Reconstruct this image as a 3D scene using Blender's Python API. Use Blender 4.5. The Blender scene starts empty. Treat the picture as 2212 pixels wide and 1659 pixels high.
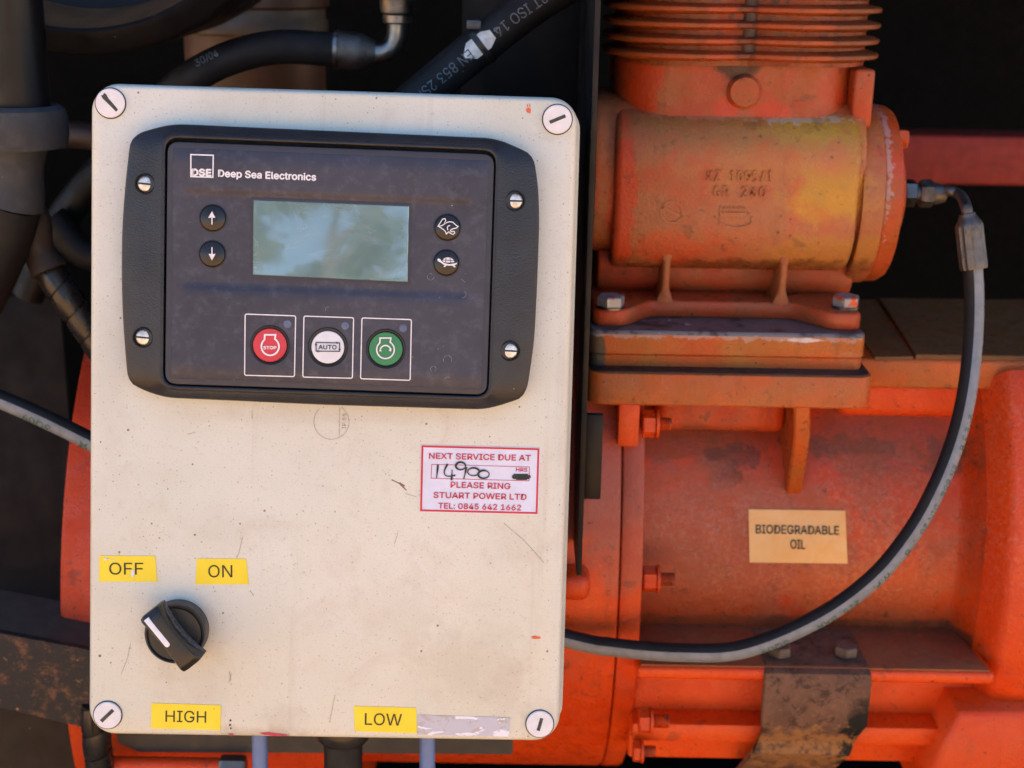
import bpy, bmesh, math, random
from mathutils import Vector, Matrix
random.seed(7)
rad = math.radians
sc = bpy.context.scene
COL = sc.collection

# ------------------------------------------------------------------ camera
PITCH, ROLL, DIST = rad(17), rad(1.0), 0.676
CAM_ROT = Matrix.Rotation(math.pi/2 - PITCH, 3, 'X') @ Matrix.Rotation(ROLL, 3, 'Z')
CAM_LOC = Vector((0, -DIST*math.cos(PITCH), DIST*math.sin(PITCH)))
cd = bpy.data.cameras.new('camera')
cam = bpy.data.objects.new('camera', cd)
COL.objects.link(cam)
cam.matrix_world = Matrix.Translation(CAM_LOC) @ CAM_ROT.to_4x4()
cd.sensor_width = 36
cd.lens = 50
cd.clip_start = 0.02
cd.clip_end = 500
cd.dof.use_dof = True
cd.dof.focus_distance = 0.675
cd.dof.aperture_fstop = 10.0
sc.camera = cam

# ------------------------------------------------------------------ light
SUN_EL, SUN_AZ = rad(54), rad(8)          # sun stands behind the machine
world = bpy.data.worlds.new('World')
sc.world = world
world.use_nodes = True
wn = world.node_tree
sky = wn.nodes.new('ShaderNodeTexSky')
sky.sky_type = 'NISHITA'
sky.sun_disc = False
sky.sun_elevation = SUN_EL
sky.sun_rotation = SUN_AZ
sky.dust_density = 0.4
sky.ozone_density = 3.0
wn.links.new(sky.outputs[0], wn.nodes['Background'].inputs[0])
wn.nodes['Background'].inputs[1].default_value = 0.11
sd = bpy.data.lights.new('sun', 'SUN')
sd.energy = 5.0
sd.angle = rad(0.5)
sd.color = (1.0, 0.93, 0.82)
sun = bpy.data.objects.new('sun', sd)
COL.objects.link(sun)
sdir = Vector((math.sin(SUN_AZ)*math.cos(SUN_EL), math.cos(SUN_AZ)*math.cos(SUN_EL), math.sin(SUN_EL)))
sun.rotation_euler = sdir.to_track_quat('Z', 'Y').to_euler()
sun.location = (0, 3, 4)

vs = sc.view_settings
vs.view_transform = 'Standard'
vs.look = 'None'
vs.gamma = 1.0
vs.use_curve_mapping = False
vs.exposure = 1.62
sc.cycles.use_denoising = True
sc.cycles.max_bounces = 5
sc.cycles.diffuse_bounces = 3
sc.cycles.glossy_bounces = 3
sc.cycles.use_adaptive_sampling = True
sc.cycles.adaptive_threshold = 0.02
sc.cycles.sample_clamp_indirect = 8
sc.cycles.caustics_reflective = False

# ------------------------------------------------------------------ measuring
F, CX, CY = 3072.0, 1106.0, 829.5
def ray(px, py):
    return CAM_ROT @ Vector(((px-CX)/F, -(py-CY)/F, -1.0))
def at(px, py, y):
    d = ray(px, py); t = (y - CAM_LOC.y)/d.y
    return CAM_LOC + d*t
def atz(px, py, z):
    d = ray(px, py); t = (z - CAM_LOC.z)/d.z
    return CAM_LOC + d*t
# lid of the control box: leans back 12.5 degrees
LM = (Matrix.Translation((-0.08695, 0.00092, -0.02013)) @
      (Matrix.Rotation(rad(1.953), 3, 'Z') @ Matrix.Rotation(math.pi/2 - rad(12.495), 3, 'X') @ Matrix.Rotation(rad(-0.975), 3, 'Z')).to_4x4())
LMI = LM.inverted()
LW, LH = 0.229, 0.3127
def L(px, py, h=0.0):
    o = LMI @ CAM_LOC
    d = LMI.to_3x3() @ ray(px, py)
    t = (h - o.z)/d.z
    p = o + d*t
    return Vector((p.x, p.y))
PXL = 0.00022      # metres on the lid for one measured pixel

# ------------------------------------------------------------------ objects
WORLD = {}
I4 = Matrix.Identity(4)
def tag(o, label=None, cat=None, group=None, kind=None):
    if label: o['label'] = label
    if cat: o['category'] = cat
    if group: o['group'] = group
    if kind: o['kind'] = kind
    return o
def thing(name, label, cat, mw=I4, group=None):
    o = bpy.data.objects.new(name, None)
    o.empty_display_size = 0.02
    COL.objects.link(o)
    if isinstance(mw, Vector): mw = Matrix.Translation(mw)
    o.matrix_world = mw
    WORLD[o.name] = mw.copy()
    return tag(o, label, cat, group)
def out(name, bm, mat, parent=None, space=I4, angle=38, label=None, kind=None):
    """one mesh object; bm is given in 'space', stored in the parent's space"""
    pm = WORLD[parent.name] if parent else I4
    bm.transform(pm.inverted() @ space)
    bmesh.ops.recalc_face_normals(bm, faces=bm.faces)
    ca = math.cos(rad(angle))
    for f in bm.faces: f.smooth = True
    for e in bm.edges:
        if len(e.link_faces) == 2:
            e.smooth = e.link_faces[0].normal.dot(e.link_faces[1].normal) > ca
        else:
            e.smooth = True
    me = bpy.data.meshes.new(name)
    bm.to_mesh(me); bm.free()
    me.materials.append(mat)
    o = bpy.data.objects.new(name, me)
    COL.objects.link(o)
    o.parent = parent
    WORLD[o.name] = pm.copy()
    if label: o['label'] = label
    if kind: o['kind'] = kind
    return o
def copy_part(src, parent, offset):
    """a part that shares its mesh data with an alike one"""
    c = src.copy(); COL.objects.link(c); c.parent = parent
    c.location = src.location + offset
    WORLD[c.name] = WORLD[parent.name].copy()
    return c

# ------------------------------------------------------------------ geometry
def B(): return bmesh.new()
def loft(bm, loops, cap=True, closed=True):
    vl = [[bm.verts.new(p) for p in lp] for lp in loops]
    n = len(vl[0])
    for a, b in zip(vl, vl[1:]):
        for i in range(n if closed else n-1):
            j = (i+1) % n
            bm.faces.new((a[i], a[j], b[j], b[i]))
    if cap:
        if len(vl[0]) > 2:
            bm.faces.new(list(reversed(vl[0]))); bm.faces.new(vl[-1])
    return vl
def inset(pts, d):
    n = len(pts); res = []
    area = sum(pts[i][0]*pts[(i+1) % n][1]-pts[(i+1) % n][0]*pts[i][1] for i in range(n))
    s = 1 if area > 0 else -1
    for i in range(n):
        p0, p1, p2 = Vector(pts[i-1]), Vector(pts[i]), Vector(pts[(i+1) % n])
        e1, e2 = (p1-p0), (p2-p1)
        if e1.length < 1e-9: e1 = e2
        if e2.length < 1e-9: e2 = e1
        e1 = e1.normalized(); e2 = e2.normalized()
        n1, n2 = Vector((-e1.y, e1.x))*s, Vector((-e2.y, e2.x))*s
        m = n1+n2
        if m.length < 1e-6: m = n1
        m.normalize()
        k = max(0.5, m.dot(n1))
        res.append(p1 + m*(d/k))
    return res
def prism(bm, poly, prof):
    """poly: 2D outline; prof: list of (inset, z)"""
    loops = []
    for d, z in prof:
        q = inset(poly, d) if abs(d) > 1e-9 else poly
        loops.append([Vector((p[0], p[1], z)) for p in q])
    return loft(bm, loops)
def slab(bm, poly, z0, z1, r=0.0):
    if r: prism(bm, poly, [(0, z0), (0, z1-r), (r*.3, z1-r*.3), (r, z1)])
    else: prism(bm, poly, [(0, z0), (0, z1)])
def rrect(x0, x1, y0, y1, r, n=6):
    pts = []
    for cx, cy, a0 in ((x1-r, y1-r, 0), (x0+r, y1-r, 90), (x0+r, y0+r, 180), (x1-r, y0+r, 270)):
        for k in range(n+1):
            a = rad(a0 + 90*k/n); pts.append(Vector((cx+r*math.cos(a), cy+r*math.sin(a))))
    return pts
def round_poly(pts, r, n=5):
    """round the corners of a polygon; r a number or a list"""
    res = []; m = len(pts)
    for i in range(m):
        p0, p1, p2 = Vector(pts[i-1]), Vector(pts[i]), Vector(pts[(i+1) % m])
        ri = r[i] if isinstance(r, (list, tuple)) else r
        a, b = (p0-p1), (p2-p1)
        q = min(ri, a.length*.48, b.length*.48)
        A, C = p1+a.normalized()*q, p1+b.normalized()*q
        for k in range(n+1):
            t = k/n
            res.append(A*(1-t)**2 + p1*2*t*(1-t) + C*t*t)
    return res
def circ(cx, cy, r, n=40):
    return [Vector((cx+r*math.cos(2*math.pi*k/n), cy+r*math.sin(2*math.pi*k/n))) for k in range(n)]
def frame(axis):
    a = Vector(axis).normalized()
    u = a.orthogonal().normalized()
    if abs(a.z) > .9: u = Vector((1, 0, 0))
    elif abs(a.x) > .9: u = Vector((0, 1, 0))
    else: u = Vector((0, 0, 1))
    u = (u - a*u.dot(a)).normalized()
    return a, u, a.cross(u)
def lathe(bm, prof, org, axis, n=40, a0=0, a1=360):
    """prof: (radius, height along axis)"""
    a, u, v = frame(axis); org = Vector(org)
    full = abs(a1-a0) >= 360
    loops = []
    for r, h in prof:
        m = n if full else n+1
        loops.append([org + a*h + (u*math.cos(rad(a0+(a1-a0)*k/n)) + v*math.sin(rad(a0+(a1-a0)*k/n)))*max(r, 1e-5) for k in range(m)])
    loft(bm, loops, cap=full, closed=full)
def box(bm, x0, x1, y0, y1, z0, z1, bev=0.0, seg=2):
    b = bmesh.new()
    bmesh.ops.create_cube(b, size=1)
    for v in b.verts:
        v.co = Vector((x0+(x1-x0)*(v.co.x+.5), y0+(y1-y0)*(v.co.y+.5), z0+(z1-z0)*(v.co.z+.5)))
    if bev: bmesh.ops.bevel(b, geom=b.edges[:]+b.verts[:], offset=bev, segments=seg, affect='EDGES', profile=.5)
    merge(bm, b)
def merge(bm, b):
    me = bpy.data.meshes.new('tmp'); b.to_mesh(me); b.free()
    bm.from_mesh(me); bpy.data.meshes.remove(me)
def hexa(bm, org, axis, r, h, ch=.12, spin=0.0):
    a, u, v = frame(axis); org = Vector(org)
    def ring(rr, z, n=6):
        return [org + a*z + (u*math.cos(spin+2*math.pi*k/n)+v*math.sin(spin+2*math.pi*k/n))*rr for k in range(n)]
    loft(bm, [ring(r*.9, 0), ring(r, h*ch), ring(r, h*(1-ch)), ring(r*.88, h)])
def catmull(pts, n=10):
    P = [Vector(p) for p in pts]
    P = [P[0]*2-P[1]] + P + [P[-1]*2-P[-2]]
    res = []
    for i in range(1, len(P)-2):
        for k in range(n):
            t = k/n
            res.append(.5*((2*P[i]) + (-P[i-1]+P[i+1])*t + (2*P[i-1]-5*P[i]+4*P[i+1]-P[i+2])*t*t + (-P[i-1]+3*P[i]-3*P[i+1]+P[i+2])*t**3))
    res.append(P[-2])
    return res
REF = Vector((0, -1, .22)).normalized()
class Path:
    def __init__(s, pts, n=10, ref=REF):
        s.p = catmull(pts, n); s.T = []; s.N = []; s.B = []; s.s = [0]
        for i in range(len(s.p)):
            t = (s.p[min(i+1, len(s.p)-1)]-s.p[max(i-1, 0)]).normalized()
            nn = ref - t*ref.dot(t)
            if nn.length < .05: nn = t.orthogonal()
            nn.normalize()
            s.T.append(t); s.N.append(nn); s.B.append(t.cross(nn))
            if i: s.s.append(s.s[-1]+(s.p[i]-s.p[i-1]).length)
        s.len = s.s[-1]
    def ev(s, d):
        d = max(0, min(s.len-1e-9, d))
        for i in range(len(s.s)-1):
            if s.s[i+1] >= d: break
        t = (d-s.s[i])/max(1e-9, s.s[i+1]-s.s[i])
        f = lambda a: a[i].lerp(a[i+1], t)
        return f(s.p), f(s.T).normalized(), f(s.N).normalized(), f(s.B).normalized()
    def pt(s, d, th, r):
        p, t, n, b = s.ev(d)
        return p + (n*math.cos(th)+b*math.sin(th))*r
def tube(bm, path, r, n=24, a0=None, a1=None, cap=True):
    """r: radius, or function of the share of the length"""
    loops = []
    for i in range(len(path.p)):
        R = r(path.s[i]/path.len) if callable(r) else r
        if a0 is None: ang = [2*math.pi*k/n for k in range(n)]
        else: ang = [a0+(a1-a0)*k/n for k in range(n+1)]
        loops.append([path.p[i] + (path.N[i]*math.cos(a)+path.B[i]*math.sin(a))*R for a in ang])
    loft(bm, loops, cap=cap and a0 is None, closed=a0 is None)
def sheet(bm, poly, z, t=0.00012):
    """a thin printed shape with a real, small thickness"""
    prism(bm, poly, [(0, z), (0, z+t)])
def stroke(bm, pts, w, z, t=0.00012, closed=False):
    P = [Vector(p) for p in pts]; n = len(P)
    Lf, Rt = [], []
    for i in range(n):
        if closed: a, c = P[i-1], P[(i+1) % n]
        else: a, c = P[max(i-1, 0)], P[min(i+1, n-1)]
        e1 = (P[i]-a); e2 = (c-P[i])
        e1 = e1.normalized() if e1.length > 1e-9 else e2.normalized()
        e2 = e2.normalized() if e2.length > 1e-9 else e1
        m = Vector((-e1.y-e2.y, e1.x+e2.x))
        if m.length < 1e-6: m = Vector((-e1.y, e1.x))
        m.normalize(); k = max(.55, m.dot(Vector((-e1.y, e1.x))))
        wi = w(i/max(1, n-1)) if callable(w) else w
        Lf.append(P[i]+m*(wi/2/k)); Rt.append(P[i]-m*(wi/2/k))
    rows = [[(l.x, l.y, z), (l.x, l.y, z+t), (r.x, r.y, z+t), (r.x, r.y, z)] for l, r in zip(Lf, Rt)]
    if closed:
        vl = [[bm.verts.new(p) for p in lp] for lp in rows]
        for i in range(n):
            a, b = vl[i], vl[(i+1) % n]
            for k in range(4): bm.faces.new((a[k], a[(k+1) % 4], b[(k+1) % 4], b[k]))
    else:
        loft(bm, [[Vector(p) for p in r] for r in rows])
_tx = {}
import os
try:      # the sans font that ships inside Blender
    FONT = bpy.data.fonts.load(os.path.join(bpy.utils.resource_path('LOCAL'), 'datafiles', 'fonts', 'Inter.woff2'))
except Exception:
    FONT = None
def text_mesh(s, bold=0.0, spacing=1.0, res=3):
    key = (s, bold, spacing)
    if key in _tx: return _tx[key]
    c = bpy.data.curves.new('t', 'FONT'); c.body = s
    if FONT: c.font = FONT
    c.size = 1.0; c.offset = bold; c.space_character = spacing; c.resolution_u = res
    o = bpy.data.objects.new('t', c); COL.objects.link(o)
    bpy.context.view_layer.update()
    me = bpy.data.meshes.new_from_object(o.evaluated_get(bpy.context.evaluated_depsgraph_get()))
    bpy.data.objects.remove(o); bpy.data.curves.remove(c)
    vs_ = [v.co.copy() for v in me.vertices]; fs = [list(p.vertices) for p in me.polygons]
    bpy.data.meshes.remove(me)
    _tx[key] = (vs_, fs)
    return _tx[key]
CAP = max(v.y for v in text_mesh('H')[0])
def put_text(bm, s, fn, width, cap, bold=0.0, spacing=1.0, thick=0.00012):
    if bold:
        b = cap*bold*1.1
        for i, (dx, dy) in enumerate(((0, 0), (-b, 0), (b, 0), (0, b), (0, -b))):
            _text(bm, s, lambda x, y, h: fn(x+dx, y+dy, h+i*.000012), width-2*b, cap-2*b, spacing, thick)
    else: _text(bm, s, fn, width, cap, spacing, thick)
def _text(bm, s, fn, width, cap, spacing, thick, bold=0.0):
    """fn(x, y, h) -> point; the text runs 0..width along x, capitals reach cap"""
    V, Fc = text_mesh(s, 0.0, spacing)
    x0, x1 = min(v.x for v in V), max(v.x for v in V)
    k = width/(x1-x0); ky = cap/CAP
    top = [bm.verts.new(fn((v.x-x0)*k, v.y*ky, thick)) for v in V]
    for f in Fc:
        try: bm.faces.new([top[i] for i in f])
        except ValueError: pass
    if thick > 0.0003:
        cnt = {}
        for f in Fc:
            for i in range(len(f)):
                e = (f[i], f[(i+1) % len(f)]); cnt[tuple(sorted(e))] = cnt.get(tuple(sorted(e)), 0)+1
        bot = [bm.verts.new(fn((v.x-x0)*k, v.y*ky, 0)) for v in V]
        for (a, b), c in cnt.items():
            if c == 1:
                try: bm.faces.new((top[a], top[b], bot[b], bot[a]))
                except ValueError: pass
def lid_text(bm, s, p0, p1, cap_px, z, bold=0.0, spacing=1.0, thick=0.00012):
    """text on the lid between two measured points of its baseline"""
    a, b = L(*p0, z), L(*p1, z)
    d = (b-a); w = d.length; d.normalize(); u = Vector((-d.y, d.x))
    put_text(bm, s, lambda x, y, h: Vector((a.x+d.x*x+u.x*y, a.y+d.y*x+u.y*y, z+h)), w, cap_px*PXL, bold, spacing, thick)

# ------------------------------------------------------------------ materials
class Mat:
    def __init__(s, name):
        s.m = bpy.data.materials.new(name); s.m.use_nodes = True
        s.t = s.m.node_tree; s.n = s.t.nodes; s.l = s.t.links
        s.b = s.n['Principled BSDF']
        s.co = s.n.new('ShaderNodeTexCoord').outputs['Object']
        s.pos = s.n.new('ShaderNodeNewGeometry').outputs['Position']
        s.bumps = []; s.cache = {}
    def val(s, sock, v):
        s.b.inputs[sock].default_value = v
    def noise(s, scale, detail=4, rough=.55, dist=0.0, stretch=None, src=None):
        key = (scale, detail, rough, dist, stretch)
        if src is None and key in s.cache: return s.cache[key]
        n = s.n.new('ShaderNodeTexNoise')
        n.inputs['Scale'].default_value = scale; n.inputs['Detail'].default_value = detail
        n.inputs['Roughness'].default_value = rough; n.inputs['Distortion'].default_value = dist
        c = src or s.co
        if stretch:
            mp = s.n.new('ShaderNodeMapping'); mp.inputs['Scale'].default_value = stretch
            s.l.new(c, mp.inputs['Vector']); c = mp.outputs[0]
        s.l.new(c, n.inputs['Vector'])
        if src is None: s.cache[key] = n.outputs['Fac']
        return n.outputs['Fac']
    def ramp(s, fac, lo, hi, a=0.0, b=1.0):
        n = s.n.new('ShaderNodeMapRange'); n.interpolation_type = 'SMOOTHSTEP'
        n.inputs['From Min'].default_value = lo; n.inputs['From Max'].default_value = hi
        n.inputs['To Min'].default_value = a; n.inputs['To Max'].default_value = b
        s.l.new(fac, n.inputs['Value'])
        return n.outputs['Result']
    def math(s, op, a, b):
        n = s.n.new('ShaderNodeMath'); n.operation = op
        for i, x in enumerate((a, b)):
            if isinstance(x, (int, float)): n.inputs[i].default_value = x
            else: s.l.new(x, n.inputs[i])
        return n.outputs[0]
    def mix(s, fac, a, b):
        n = s.n.new('ShaderNodeMix'); n.data_type = 'RGBA'
        if isinstance(fac, (int, float)): n.inputs['Factor'].default_value = fac
        else: s.l.new(fac, n.inputs['Factor'])
        for k, x in (('A', a), ('B', b)):
            i = [q for q in n.inputs if q.name == k and q.type == 'RGBA'][0]
            if isinstance(x, (tuple, list)): i.default_value = (*x[:3], 1)
            else: s.l.new(x, i)
        return [q for q in n.outputs if q.type == 'RGBA'][0]
    def speck(s, scale, radius, keep=.5, seed=0.0):
        mp = s.n.new('ShaderNodeMapping'); mp.inputs['Location'].default_value = (seed, seed*.7, seed*1.3)
        s.l.new(s.co, mp.inputs['Vector'])
        v = s.n.new('ShaderNodeTexVoronoi'); v.inputs['Scale'].default_value = scale
        s.l.new(mp.outputs[0], v.inputs['Vector'])
        sp = s.n.new('ShaderNodeSeparateColor'); s.l.new(v.outputs['Color'], sp.inputs[0])
        rr = s.math('MULTIPLY', s.math('MAXIMUM', s.math('SUBTRACT', sp.outputs[0], 1-keep), 0.0), radius/keep)
        d = s.math('SUBTRACT', v.outputs['Distance'], rr)
        return s.ramp(d, 0.0, radius*.25, 1.0, 0.0)
    def blob(s, c, r, warp=.42, wscale=60, soft=.28):
        """a colour patch around a place in the scene, for stains and painted highlights"""
        c = Vector(c)
        n = s.n.new('ShaderNodeVectorMath'); n.operation = 'SUBTRACT'; s.l.new(s.pos, n.inputs[0]); n.inputs[1].default_value = c
        q = s.n.new('ShaderNodeVectorMath'); q.operation = 'DIVIDE'; s.l.new(n.outputs[0], q.inputs[0]); q.inputs[1].default_value = r
        ln = s.n.new('ShaderNodeVectorMath'); ln.operation = 'LENGTH'; s.l.new(q.outputs[0], ln.inputs[0])
        d = s.math('ADD', ln.outputs['Value'], s.math('MULTIPLY', s.math('SUBTRACT', s.noise(wscale, 8, .64), .5), warp*4))
        return s.ramp(d, 1-soft, 1+soft*.4, 1.0, 0.0)
    def color(s, c):
        if isinstance(c, (tuple, list)): s.b.inputs['Base Color'].default_value = (*c[:3], 1)
        else: s.l.new(c, s.b.inputs['Base Color'])
    def rough(s, r):
        if isinstance(r, (int, float)): s.val('Roughness', r)
        else: s.l.new(r, s.b.inputs['Roughness'])
    def bump(s, h, strength=.3, dist=.001):
        b = s.n.new('ShaderNodeBump'); b.inputs['Strength'].default_value = strength; b.inputs['Distance'].default_value = dist
        s.l.new(h, b.inputs['Height'])
        if s.bumps: s.l.new(s.bumps[-1].outputs[0], b.inputs['Normal'])
        s.bumps.append(b)
        s.l.new(b.outputs[0], s.b.inputs['Normal'])
    def bumpcoat(s):
        if s.bumps: s.l.new(s.bumps[-1].outputs[0], s.b.inputs['Coat Normal'])
def srgb(r, g, b):
    f = lambda v: (v/255/12.92) if v <= 10 else ((v/255+.055)/1.055)**2.4
    return (f(r), f(g), f(b))
def plain(name, c, rough=.5, metal=0.0, spec=.5, var=.12, scale=90, bump=0.0, bscale=900):
    m = Mat(name)
    d = tuple(x*(1-var) for x in c); e = tuple(min(1, x*(1+var)) for x in c)
    m.color(m.mix(m.ramp(m.noise(scale, 6), .3, .7), d, e))
    m.rough(m.ramp(m.noise(scale*1.7, 5), .25, .75, max(.03, rough-.08), rough+.08))
    m.val('Metallic', metal); m.val('Specular IOR Level', spec)
    if bump: m.bump(m.noise(bscale, 3), bump, .0004)
    return m.m

MT = {}
# lid: old cream polyester paint, dotted and scuffed
m = Mat('cream_paint')
c = m.mix(m.ramp(m.noise(9, 4, .6), .3, .7), (.64, .635, .535), (.725, .72, .635))
c = m.mix(m.ramp(m.noise(34, 6, .7, .6), .50, .75, 0, .42), c, (.58, .49, .40))
c = m.mix(m.ramp(m.noise(1100, 3, .7), .56, .72, 0, .55), c, (.42, .35, .28))
c = m.mix(m.ramp(m.noise(240, 9, .85, 1.2), .54, .72, 0, .6), c, (.44, .38, .32))
c = m.mix(m.math('MULTIPLY', m.speck(110, .075, .13), .85), c, (.09, .06, .045))
c = m.mix(m.math('MULTIPLY', m.speck(330, .13, .30, 7.7), .6), c, (.22, .17, .13))
c = m.mix(m.math('MULTIPLY', m.speck(620, .22, .35, 9.1), .45), c, (.28, .23, .18))
c = m.mix(m.math('MULTIPLY', m.speck(260, .15, .10, 3.1), .8), c, (.15, .10, .075))
c = m.mix(m.ramp(m.noise(60, 7, .75, 2.5, (1, .16, 1)), .70, .76, 0, .4), c, (.42, .35, .29))
def lidw(px, py): return LM @ Vector((*L(px, py), 0))
c = m.mix(m.ramp(m.noise(85, 6, .62, .2, (1, .05, 1)), .57, .72, 0, .22), c, (.46, .39, .30))
for (px, py, rx, rz, w, col) in ((615, 1560, .012, .010, .30, (.30, .25, .19)), (560, 1582, .03, .003, .5, (.30, .20, .15)), (1020, 1440, .03, .022, .30, (.42, .34, .27)), (860, 1320, .03, .02, .22, (.42, .34, .27)), (430, 1470, .02, .02, .25, (.42, .35, .28)), (386, 1358, .026, .026, .25, (.46, .40, .33)),
                                  (1100, 1500, .012, .02, .3, (.38, .32, .24)), (520, 1140, .03, .012, .22, (.44, .38, .31)), (1130, 1180, .02, .012, .25, (.42, .37, .28)), (240, 900, .008, .05, .25, (.5, .44, .38)), (720, 900, .10, .004, .25, (.52, .42, .32)), (1225, 900, .004, .10, .3, (.5, .45, .36)), (1166, 1563, .010, .010, .35, (.4, .34, .27)), (1204, 258, .011, .011, .35, (.45, .38, .28)), (239, 223, .010, .010, .3, (.45, .38, .28))):
    c = m.mix(m.math('MULTIPLY', m.blob(lidw(px, py), (rx, .03, rz), .6, 130, .8), w*.65), c, col)
m.color(c); m.rough(m.ramp(m.noise(40, 5), .3, .7, .36, .55)); m.bump(m.noise(700, 4, .6), .14, .0003); m.bump(m.noise(25, 3), .06, .002)
MT['cream'] = m.m
MT['cream_base'] = plain('grey_green_polyester', (.56, .58, .50), .45, var=.06)
MT['gasket'] = plain('dark_gasket', (.03, .03, .028), .8)
m = Mat('pale_plastic_screw')
c = m.mix(m.ramp(m.noise(160, 5), .35, .7), (.74, .73, .76), (.82, .80, .83))
c = m.mix(m.speck(420, .16, .12, 1.7), c, (.3, .22, .2)); c = m.mix(m.ramp(m.noise(500, 6, .75), .62, .72, 0, .5), c, (.5, .45, .43))
m.color(c); m.rough(.45); m.bump(m.noise(600, 4), .1, .0003)
MT['screw_plastic'] = m.m
MT['slot_dark'] = plain('dark_slot_fill', (.045, .05, .04), .6, var=.4, scale=400)  # dark colour that makes the screw slots readable
m = Mat('bezel_plastic')
c = m.mix(m.ramp(m.noise(55, 6), .3, .75), (.012, .012, .016), (.022, .021, .026))
c = m.mix(m.speck(260, .07, .10), c, (.42, .38, .36))
m.color(c); m.rough(m.ramp(m.noise(90, 5), .3, .7, .28, .40)); m.bump(m.noise(1300, 2, .5), .6, .0004)
MT['bezel'] = m.m
# dusty membrane of the controller
m = Mat('membrane')
c = m.mix(m.ramp(m.noise(24, 5), .3, .7), (.038, .039, .058), (.050, .051, .073))
c = m.mix(m.ramp(m.noise(170, 7, .72), .46, .72, 0, .5), c, (.105, .106, .135))
c = m.mix(m.ramp(m.noise(900, 4, .7), .64, .8, 0, .35), c, (.20, .18, .19))
c = m.mix(m.speck(210, .06, .16, 5.0), c, (.55, .50, .50))
c = m.mix(m.math('MULTIPLY', m.speck(420, .09, .10, 2.0), .8), c, (.36, .33, .34))
m.color(c); m.rough(m.ramp(m.noise(120, 5), .3, .7, .50, .68)); m.bump(m.noise(900, 3), .12, .0002)
MT['membrane'] = m.m
MT['face_plastic'] = plain('face_plastic', (.040, .040, .054), .5, var=.1)
MT['black_gap'] = plain('black_recess', (.006, .006, .006), .8)
MT['white_print'] = plain('white_print', (.80, .80, .84), .5, var=.05, scale=300)
MT['led'] = plain('led_lens', (.13, .15, .25), .3, var=.1)
MT['nav_button'] = plain('nav_button_rubber', (.014, .014, .016), .28, var=.3, bump=.08)
MT['nav_ring'] = plain('button_ring', (.008, .008, .009), .4)
MT['btn_red'] = plain('red_button_face', (.62, .045, .065), .38, var=.06)
MT['btn_white'] = plain('white_button_face', (.74, .76, .82), .38, var=.04, scale=200)
MT['btn_green'] = plain('green_button_face', (.045, .24, .095), .38, var=.08)
MT['ink_navy'] = plain('navy_ink', (.02, .02, .05), .5)
m = Mat('zinc_screw')
c = m.mix(m.ramp(m.noise(260, 5), .4, .65), (.80, .80, .76), (.62, .56, .50)); m.color(c)
m.val('Metallic', .85); m.rough(m.ramp(m.noise(400, 5), .3, .7, .34, .55)); m.bump(m.noise(500, 5), .5, .0006)
MT['zinc'] = m.m
# display: greyed liquid-crystal glass behind a smeared window
m = Mat('lcd_window')
c = m.mix(m.ramp(m.noise(30, 5, .6, 1.0), .3, .7), (.125, .21, .215), (.165, .255, .245))
c = m.mix(m.ramp(m.noise(55, 7, .7, 2.0, (.5, 1.6, 1)), .56, .74, 0, .5), c, (.26, .32, .30))
c = m.mix(m.speck(190, .05, .14, 4.0), c, (.10, .08, .06))
m.color(c); m.rough(m.ramp(m.noise(45, 6, .65, 1.5), .35, .7, .10, .30)); m.val('Specular IOR Level', 1.0)
m.bump(m.noise(42, 2, .4, .6), .07, .0009)
m.val('Coat Weight', 1.0); m.val('Coat IOR', 2.1); m.val('Coat Roughness', .035); m.bumpcoat()
MT['lcd'] = m.m
MT['knob'] = plain('knob_plastic', (.014, .0135, .0135), .36, var=.2, scale=150, bump=.12, bscale=1500)
m = Mat('knob_collar_dusty')
c = m.mix(m.ramp(m.noise(120, 6), .3, .7), (.05, .045, .042), (.10, .088, .075)); c = m.mix(m.ramp(m.noise(900, 4), .6, .75, 0, .5), c, (.17, .15, .13))
m.color(c); m.rough(.75); m.bump(m.noise(900, 4), .3, .0004)
MT['knob_dust'] = m.m
m = Mat('knob_flank_dust')
c = m.mix(m.ramp(m.noise(700, 5, .7), .38, .68), (.035, .034, .036), (.15, .14, .14)); m.color(c); m.rough(.7)
MT['knob_flank'] = m.m
m = Mat('yellow_tape')
c = m.mix(m.ramp(m.noise(60, 5), .3, .7), (.86, .66, .02), (.92, .74, .04))
c = m.mix(m.ramp(m.noise(700, 5, .7), .64, .8, 0, .5), c, (.42, .30, .03)); c = m.mix(m.speck(260, .07, .08), c, (.25, .17, .03))
m.color(c); m.rough(.33); m.bump(m.noise(120, 4), .08, .0006)
MT['yellow'] = m.m
MT['ink_black'] = plain('black_ink', (.02, .017, .012), .5)
MT['marker'] = plain('marker_ink', (.016, .018, .016), .45, var=.6, scale=500)
MT['paper'] = plain('white_sticker', (.70, .73, .90), .45, var=.05, scale=120)
MT['print_red'] = plain('red_print', (.55, .04, .075), .5, var=.12, scale=500)
MT['border_red'] = plain('red_border_print', (.60, .03, .04), .5, var=.08)
m = Mat('torn_sticker')
c = m.mix(m.ramp(m.noise(130, 7, .65, 1.0), .50, .56), (.55, .54, .60), (.50, .44, .41)); c = m.mix(m.ramp(m.noise(105, 6, .6, 1.3, (.6, 1.5, 1)), .57, .60), c, (.85, .84, .90))
m.color(c); m.rough(.55); m.bump(m.noise(130, 7, .65, 1.0), .3, .0006)
MT['torn'] = m.m
MT['fleck'] = plain('orange_paint_fleck', (.72, .13, .06), .5)
MT['scratch'] = plain('brown_scratch', (.24, .15, .10), .7, var=.4, scale=700)
MT['faint'] = plain('faint_line', (.40, .34, .28), .7, var=.3, scale=900)
MT['smudge'] = plain('water_mark', (.20, .19, .23), .6, var=.4, scale=900)

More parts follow.
